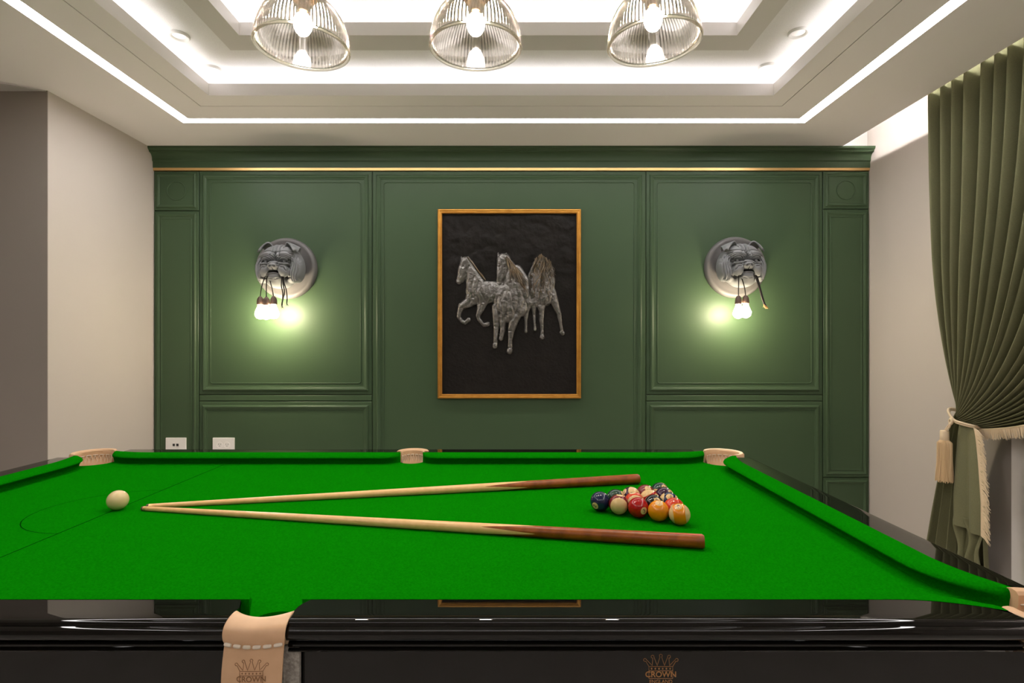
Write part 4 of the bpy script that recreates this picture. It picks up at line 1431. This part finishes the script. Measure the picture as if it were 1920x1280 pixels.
# ------------------------------------------------------------------ curtain
XC = 2.415
def bez(p0, p1, p2_, t):
    return p0 * (1 - t) ** 2 + 2 * p1 * t * (1 - t) + p2_ * t ** 2
ZTOP, ZTIE = 2.745, .905
cur = empty('curtain', (XC, 2.9, 0))
tag(cur, 'olive green pleated curtain gathered by a cream rope tieback', 'curtain')
CO = Vector(cur.location)
def cb(mb, name, m, parent=cur, smooth=None):
    mb.v = [(p[0] - CO.x, p[1] - CO.y, p[2] - CO.z) for p in mb.v]
    return mb.build(name, m, parent, smooth)
YT0, YT1 = 3.165, 1.45               # heading: far end, near end
def fold_phase(u): return u * 21 + .12 * math.sin(u * 17) + .09 * math.sin(u * 41 + 1)
def drape(u, v):
    """u 0 far edge .. 1 leading edge, v 0 top .. 1 tie"""
    yt = YT0 + (YT1 - YT0) * u
    tie_y = 2.985 - .135 * u
    tie_z = ZTIE + .055 - .085 * u - .0
    c_y = yt + (tie_y - yt) * (.05 + .02 * u)
    c_z = 1.60 - .55 * u ** .8
    y = bez(yt, c_y, tie_y, v); z = bez(ZTOP, c_z, tie_z, v)
    ph = 2 * PI * fold_phase(u)
    amp = .062 * (1 - max(0, (v - .45) / .55) ** 1.5) + .008
    s_ = math.sin(ph)
    x = XC + amp * math.copysign(abs(s_) ** .8, s_) - .055 * v ** 3 * math.sin(PI * u)
    # bulge into the room where the fabric hangs free of the tie
    x += -.030 * math.sin(PI * min(1, v * 1.05)) * u
    return (x, y, z)
NU, NV = 420, 56
P = np.array([[drape(i / NU, (j / NV)) for j in range(NV + 1)] for i in range(NU + 1)])
dr = cb(MB().grid(P), 'drape', M['curtain'], smooth=80)
solidify(dr, .002)
# tail under the tie
def tail(u, v):
    ph = 2 * PI * (u * 6.5 + .2 * math.sin(u * 9))
    y0 = 2.990 - .130 * u; y1 = 3.225 - .43 * u
    e = v ** .75
    y = y0 + (y1 - y0) * e
    z = ZTIE + .035 - .05 * u + (0.012 - (ZTIE + .035 - .05 * u)) * v
    amp = .014 + .022 * e
    x = XC - .012 + amp * math.sin(ph)
    return (x, y + .3 * amp * math.cos(ph), z)
P = np.array([[tail(i / 180, j / 40) for j in range(41)] for i in range(181)])
tl = cb(MB().grid(P), 'tail', M['curtain'], smooth=80)
solidify(tl, .002)
# front flap of the leading edge, turned back on itself at its foot
def flap(u, v):
    ph = 2 * PI * u * 1.6
    ya, yb_ = 2.905, 2.842
    wa, wb = .7, 1.0
    e = min(1, v * 1.8) ** .6
    y_left = 2.925 + .020 * e
    y_right = 2.838 - .060 * e
    y = y_left + (y_right - y_left) * u
    ztop = ZTIE - .005 - .02 * u
    if v < .80:
        z = ztop + (.36 - .012 * u - ztop) * (v / .80)
        back = 0
    else:
        q = (v - .80) / .20
        z = .36 - .012 * u - .012 * math.sin(q * PI) + .05 * q
        back = .03 * q
    x = XC - .062 - .012 * math.sin(ph) * e + back + .020 * (1 - e)
    return (x, y, z)
P = np.array([[flap(i / 40, j / 50) for j in range(51)] for i in range(41)])
fl = cb(MB().grid(P), 'front_flap', M['curtain'], smooth=80)
solidify(fl, .002)
# lower folds under the flap
def lower(u, v):
    y = 2.950 - .160 * u + .010 * math.sin(v * 9 + u * 4)
    z = .42 - .40 * v - .02 * u
    x = XC - .040 - .016 * math.sin(2 * PI * u * 2.4 + .6 * v) - .010 * math.sin(2 * PI * (v * 1.6 + u * .7)) * (1 - v)
    return (x, y, z)
P = np.array([[lower(i / 40, j / 40) for j in range(41)] for i in range(41)])
lw = cb(MB().grid(P), 'lower_fold', M['curtain'], smooth=80)
solidify(lw, .002)
# fringe along the leading edge: header tape and threads
def fringe(path, hang, name, length, tape=.012, step=.0022):
    """path: list of points; hang: unit direction of the threads"""
    mb = MB()
    pts = [Vector(p) for p in path]
    L = [0]
    for a, b_ in zip(pts[:-1], pts[1:]): L.append(L[-1] + (b_ - a).length)
    def at(s):
        for i in range(len(L) - 1):
            if s <= L[i + 1] or i == len(L) - 2:
                f = (s - L[i]) / max(L[i + 1] - L[i], 1e-9)
                return pts[i].lerp(pts[i + 1], f)
    n = int(L[-1] / step)
    hv = Vector(hang)
    for k in range(n + 1):
        p = at(L[-1] * k / n)
        ln = length * random.uniform(.82, 1.08)
        j = Vector((random.uniform(-.006, .006), random.uniform(-.004, .004), random.uniform(-.004, .004)))
        sag = Vector((0, 0, -1)) * .25 * ln
        mb.tube([p, p + hv * ln * .5 + j * .4, p + hv * ln + j + sag], [.0017, .0016, .0009], 4)
    o_ = cb(mb, name, M['fringe'])
    o_['kind'] = 'stuff'
    mb = MB()
    for s in (0,):
        mb.tube([p + hv * .003 for p in pts], .0034, 6)
    cb(mb, 'fringe_tape', M['fringe'], smooth=60)
edge = [drape(1.0, v) for v in np.linspace(.30, 1, 60)]
edge = [(p[0] - .004, p[1], p[2]) for p in edge]
fringe(edge, (0, -.45, -.9), 'fringe_threads', .046)
edge = [flap(1.0, v) for v in np.linspace(0.0, .80, 40)]
fringe([(p[0] - .003, p[1], p[2]) for p in edge], (-.12, -.95, -.25), 'fringe_threads', .060)

# tieback with tassel
tie = empty('curtain_tieback', (XC, 2.95, ZTIE))
tag(tie, 'cream rope tieback with a long thread tassel round the green curtain', 'tieback')
TI = Vector(tie.location)
def ti(mb, name, m, parent=tie, smooth=60):
    mb.v = [(p[0] - TI.x, p[1] - TI.y, p[2] - TI.z) for p in mb.v]
    return mb.build(name, m, parent, smooth)
kn = Vector((XC - .086, 2.930, ZTIE - .006))         # knot
for k, dz in enumerate((0, .012)):
    pts = []
    n = 44
    for q in range(n):
        a = 2 * PI * q / n
        cy = 2.917 + .080 * math.cos(a)
        cx = XC - .026 - .054 * math.sin(a)
        z = ZTIE - .012 + dz * .7 + .055 * (math.cos(a) + .1) * (1 if math.cos(a) > 0 else .25) + .006 * math.sin(a)
        pts.append((cx - .004 * k, cy, z))
    ti(MB().tube(pts, .0058, 8, closed=True), 'rope', M['rope'])
# knot wraps
for k in range(3):
    pts = [(kn.x + .004 * math.cos(a) - .004 + .003 * k, kn.y + .013 * math.cos(a), kn.z + .004 + .013 * math.sin(a) + (k - 1) * .004) for a in np.linspace(0, 2 * PI, 20, endpoint=False)]
    ti(MB().tube(pts, .0055, 8, closed=True), 'knot_turn', M['rope'])
tx, ty = kn.x - .006, kn.y + .038
ti(MB().tube([(kn.x, kn.y, kn.z), (kn.x - .008, kn.y + .012, kn.z - .025), (tx, ty, kn.z - .055)], .0045, 8), 'tassel_cord', M['rope'])
ti(MB().tube([(kn.x, kn.y, kn.z), (kn.x - .008, kn.y + .002, kn.z - .028), (tx, ty - .006, kn.z - .055)], .0045, 8), 'tassel_cord', M['rope'])
zt = kn.z - .050
ti(MB().lathe([(.006, zt), (.018, zt - .002), (.0205, zt - .006), (.0210, zt - .052), (.019, zt - .056)], 32, (tx, ty, 0), True, True), 'tassel_cap', M['rope'], smooth=40)
mb = MB()
for k in range(120):
    a = 2 * PI * k / 120 * 1.0 + random.uniform(-.02, .02)
    r1 = .031 + random.uniform(-.002, .002); r2 = .037 + random.uniform(-.004, .004)
    zb = zt - .27 + random.uniform(-.008, .004)
    mb.tube([(tx + .017 * math.cos(a), ty + .017 * math.sin(a), zt - .050), (tx + r1 * math.cos(a), ty + r1 * math.sin(a), zt - .068),
             (tx + (r1 + .001) * math.cos(a), ty + (r1 + .001) * math.sin(a), zt - .16), (tx + r2 * math.cos(a + .03), ty + r2 * math.sin(a + .03), zb)], .0014, 4)
o_ = ti(mb, 'tassel_threads', M['tassel']); o_['kind'] = 'stuff'
ti(MB().lathe([(.018, zt - .054), (.0295, zt - .070), (.0305, zt - .16), (.035, zt - .262)], 32, (tx, ty, 0), True, True), 'tassel_core', M['tassel'], smooth=40)

# curtain track hidden in the pocket
trk = tag(MB().box(XC - .012, XC + .012, .0, YT0 + .05, 2.955, 2.971).build('curtain_track', M['white_plastic']), 'white curtain track in the pocket above the green curtain', 'curtain track')
for k in range(18):
    y = YT1 + .04 + k * (YT0 - YT1 - .08) / 17
    MB().tube([(XC, y, 2.956), (XC, y, ZTOP - .01)], .003, 6).build('hanger', M['white_plastic'], trk)
# sheer curtain before the window
def sheer(u, v):
    y = 2.78 - 2.5 * u
    return (XR - .045 + .014 * math.sin(u * 2 * PI * 15 + .6 * math.sin(u * 30)), y, 2.76 - 2.74 * v)
P = np.array([[sheer(i / 300, j / 4) for j in range(5)] for i in range(301)])
sh = MB().grid(P).build('sheer_curtain', M['sheer'], None, 80)
tag(sh, 'pale translucent sheer curtain behind the olive curtain', 'curtain')
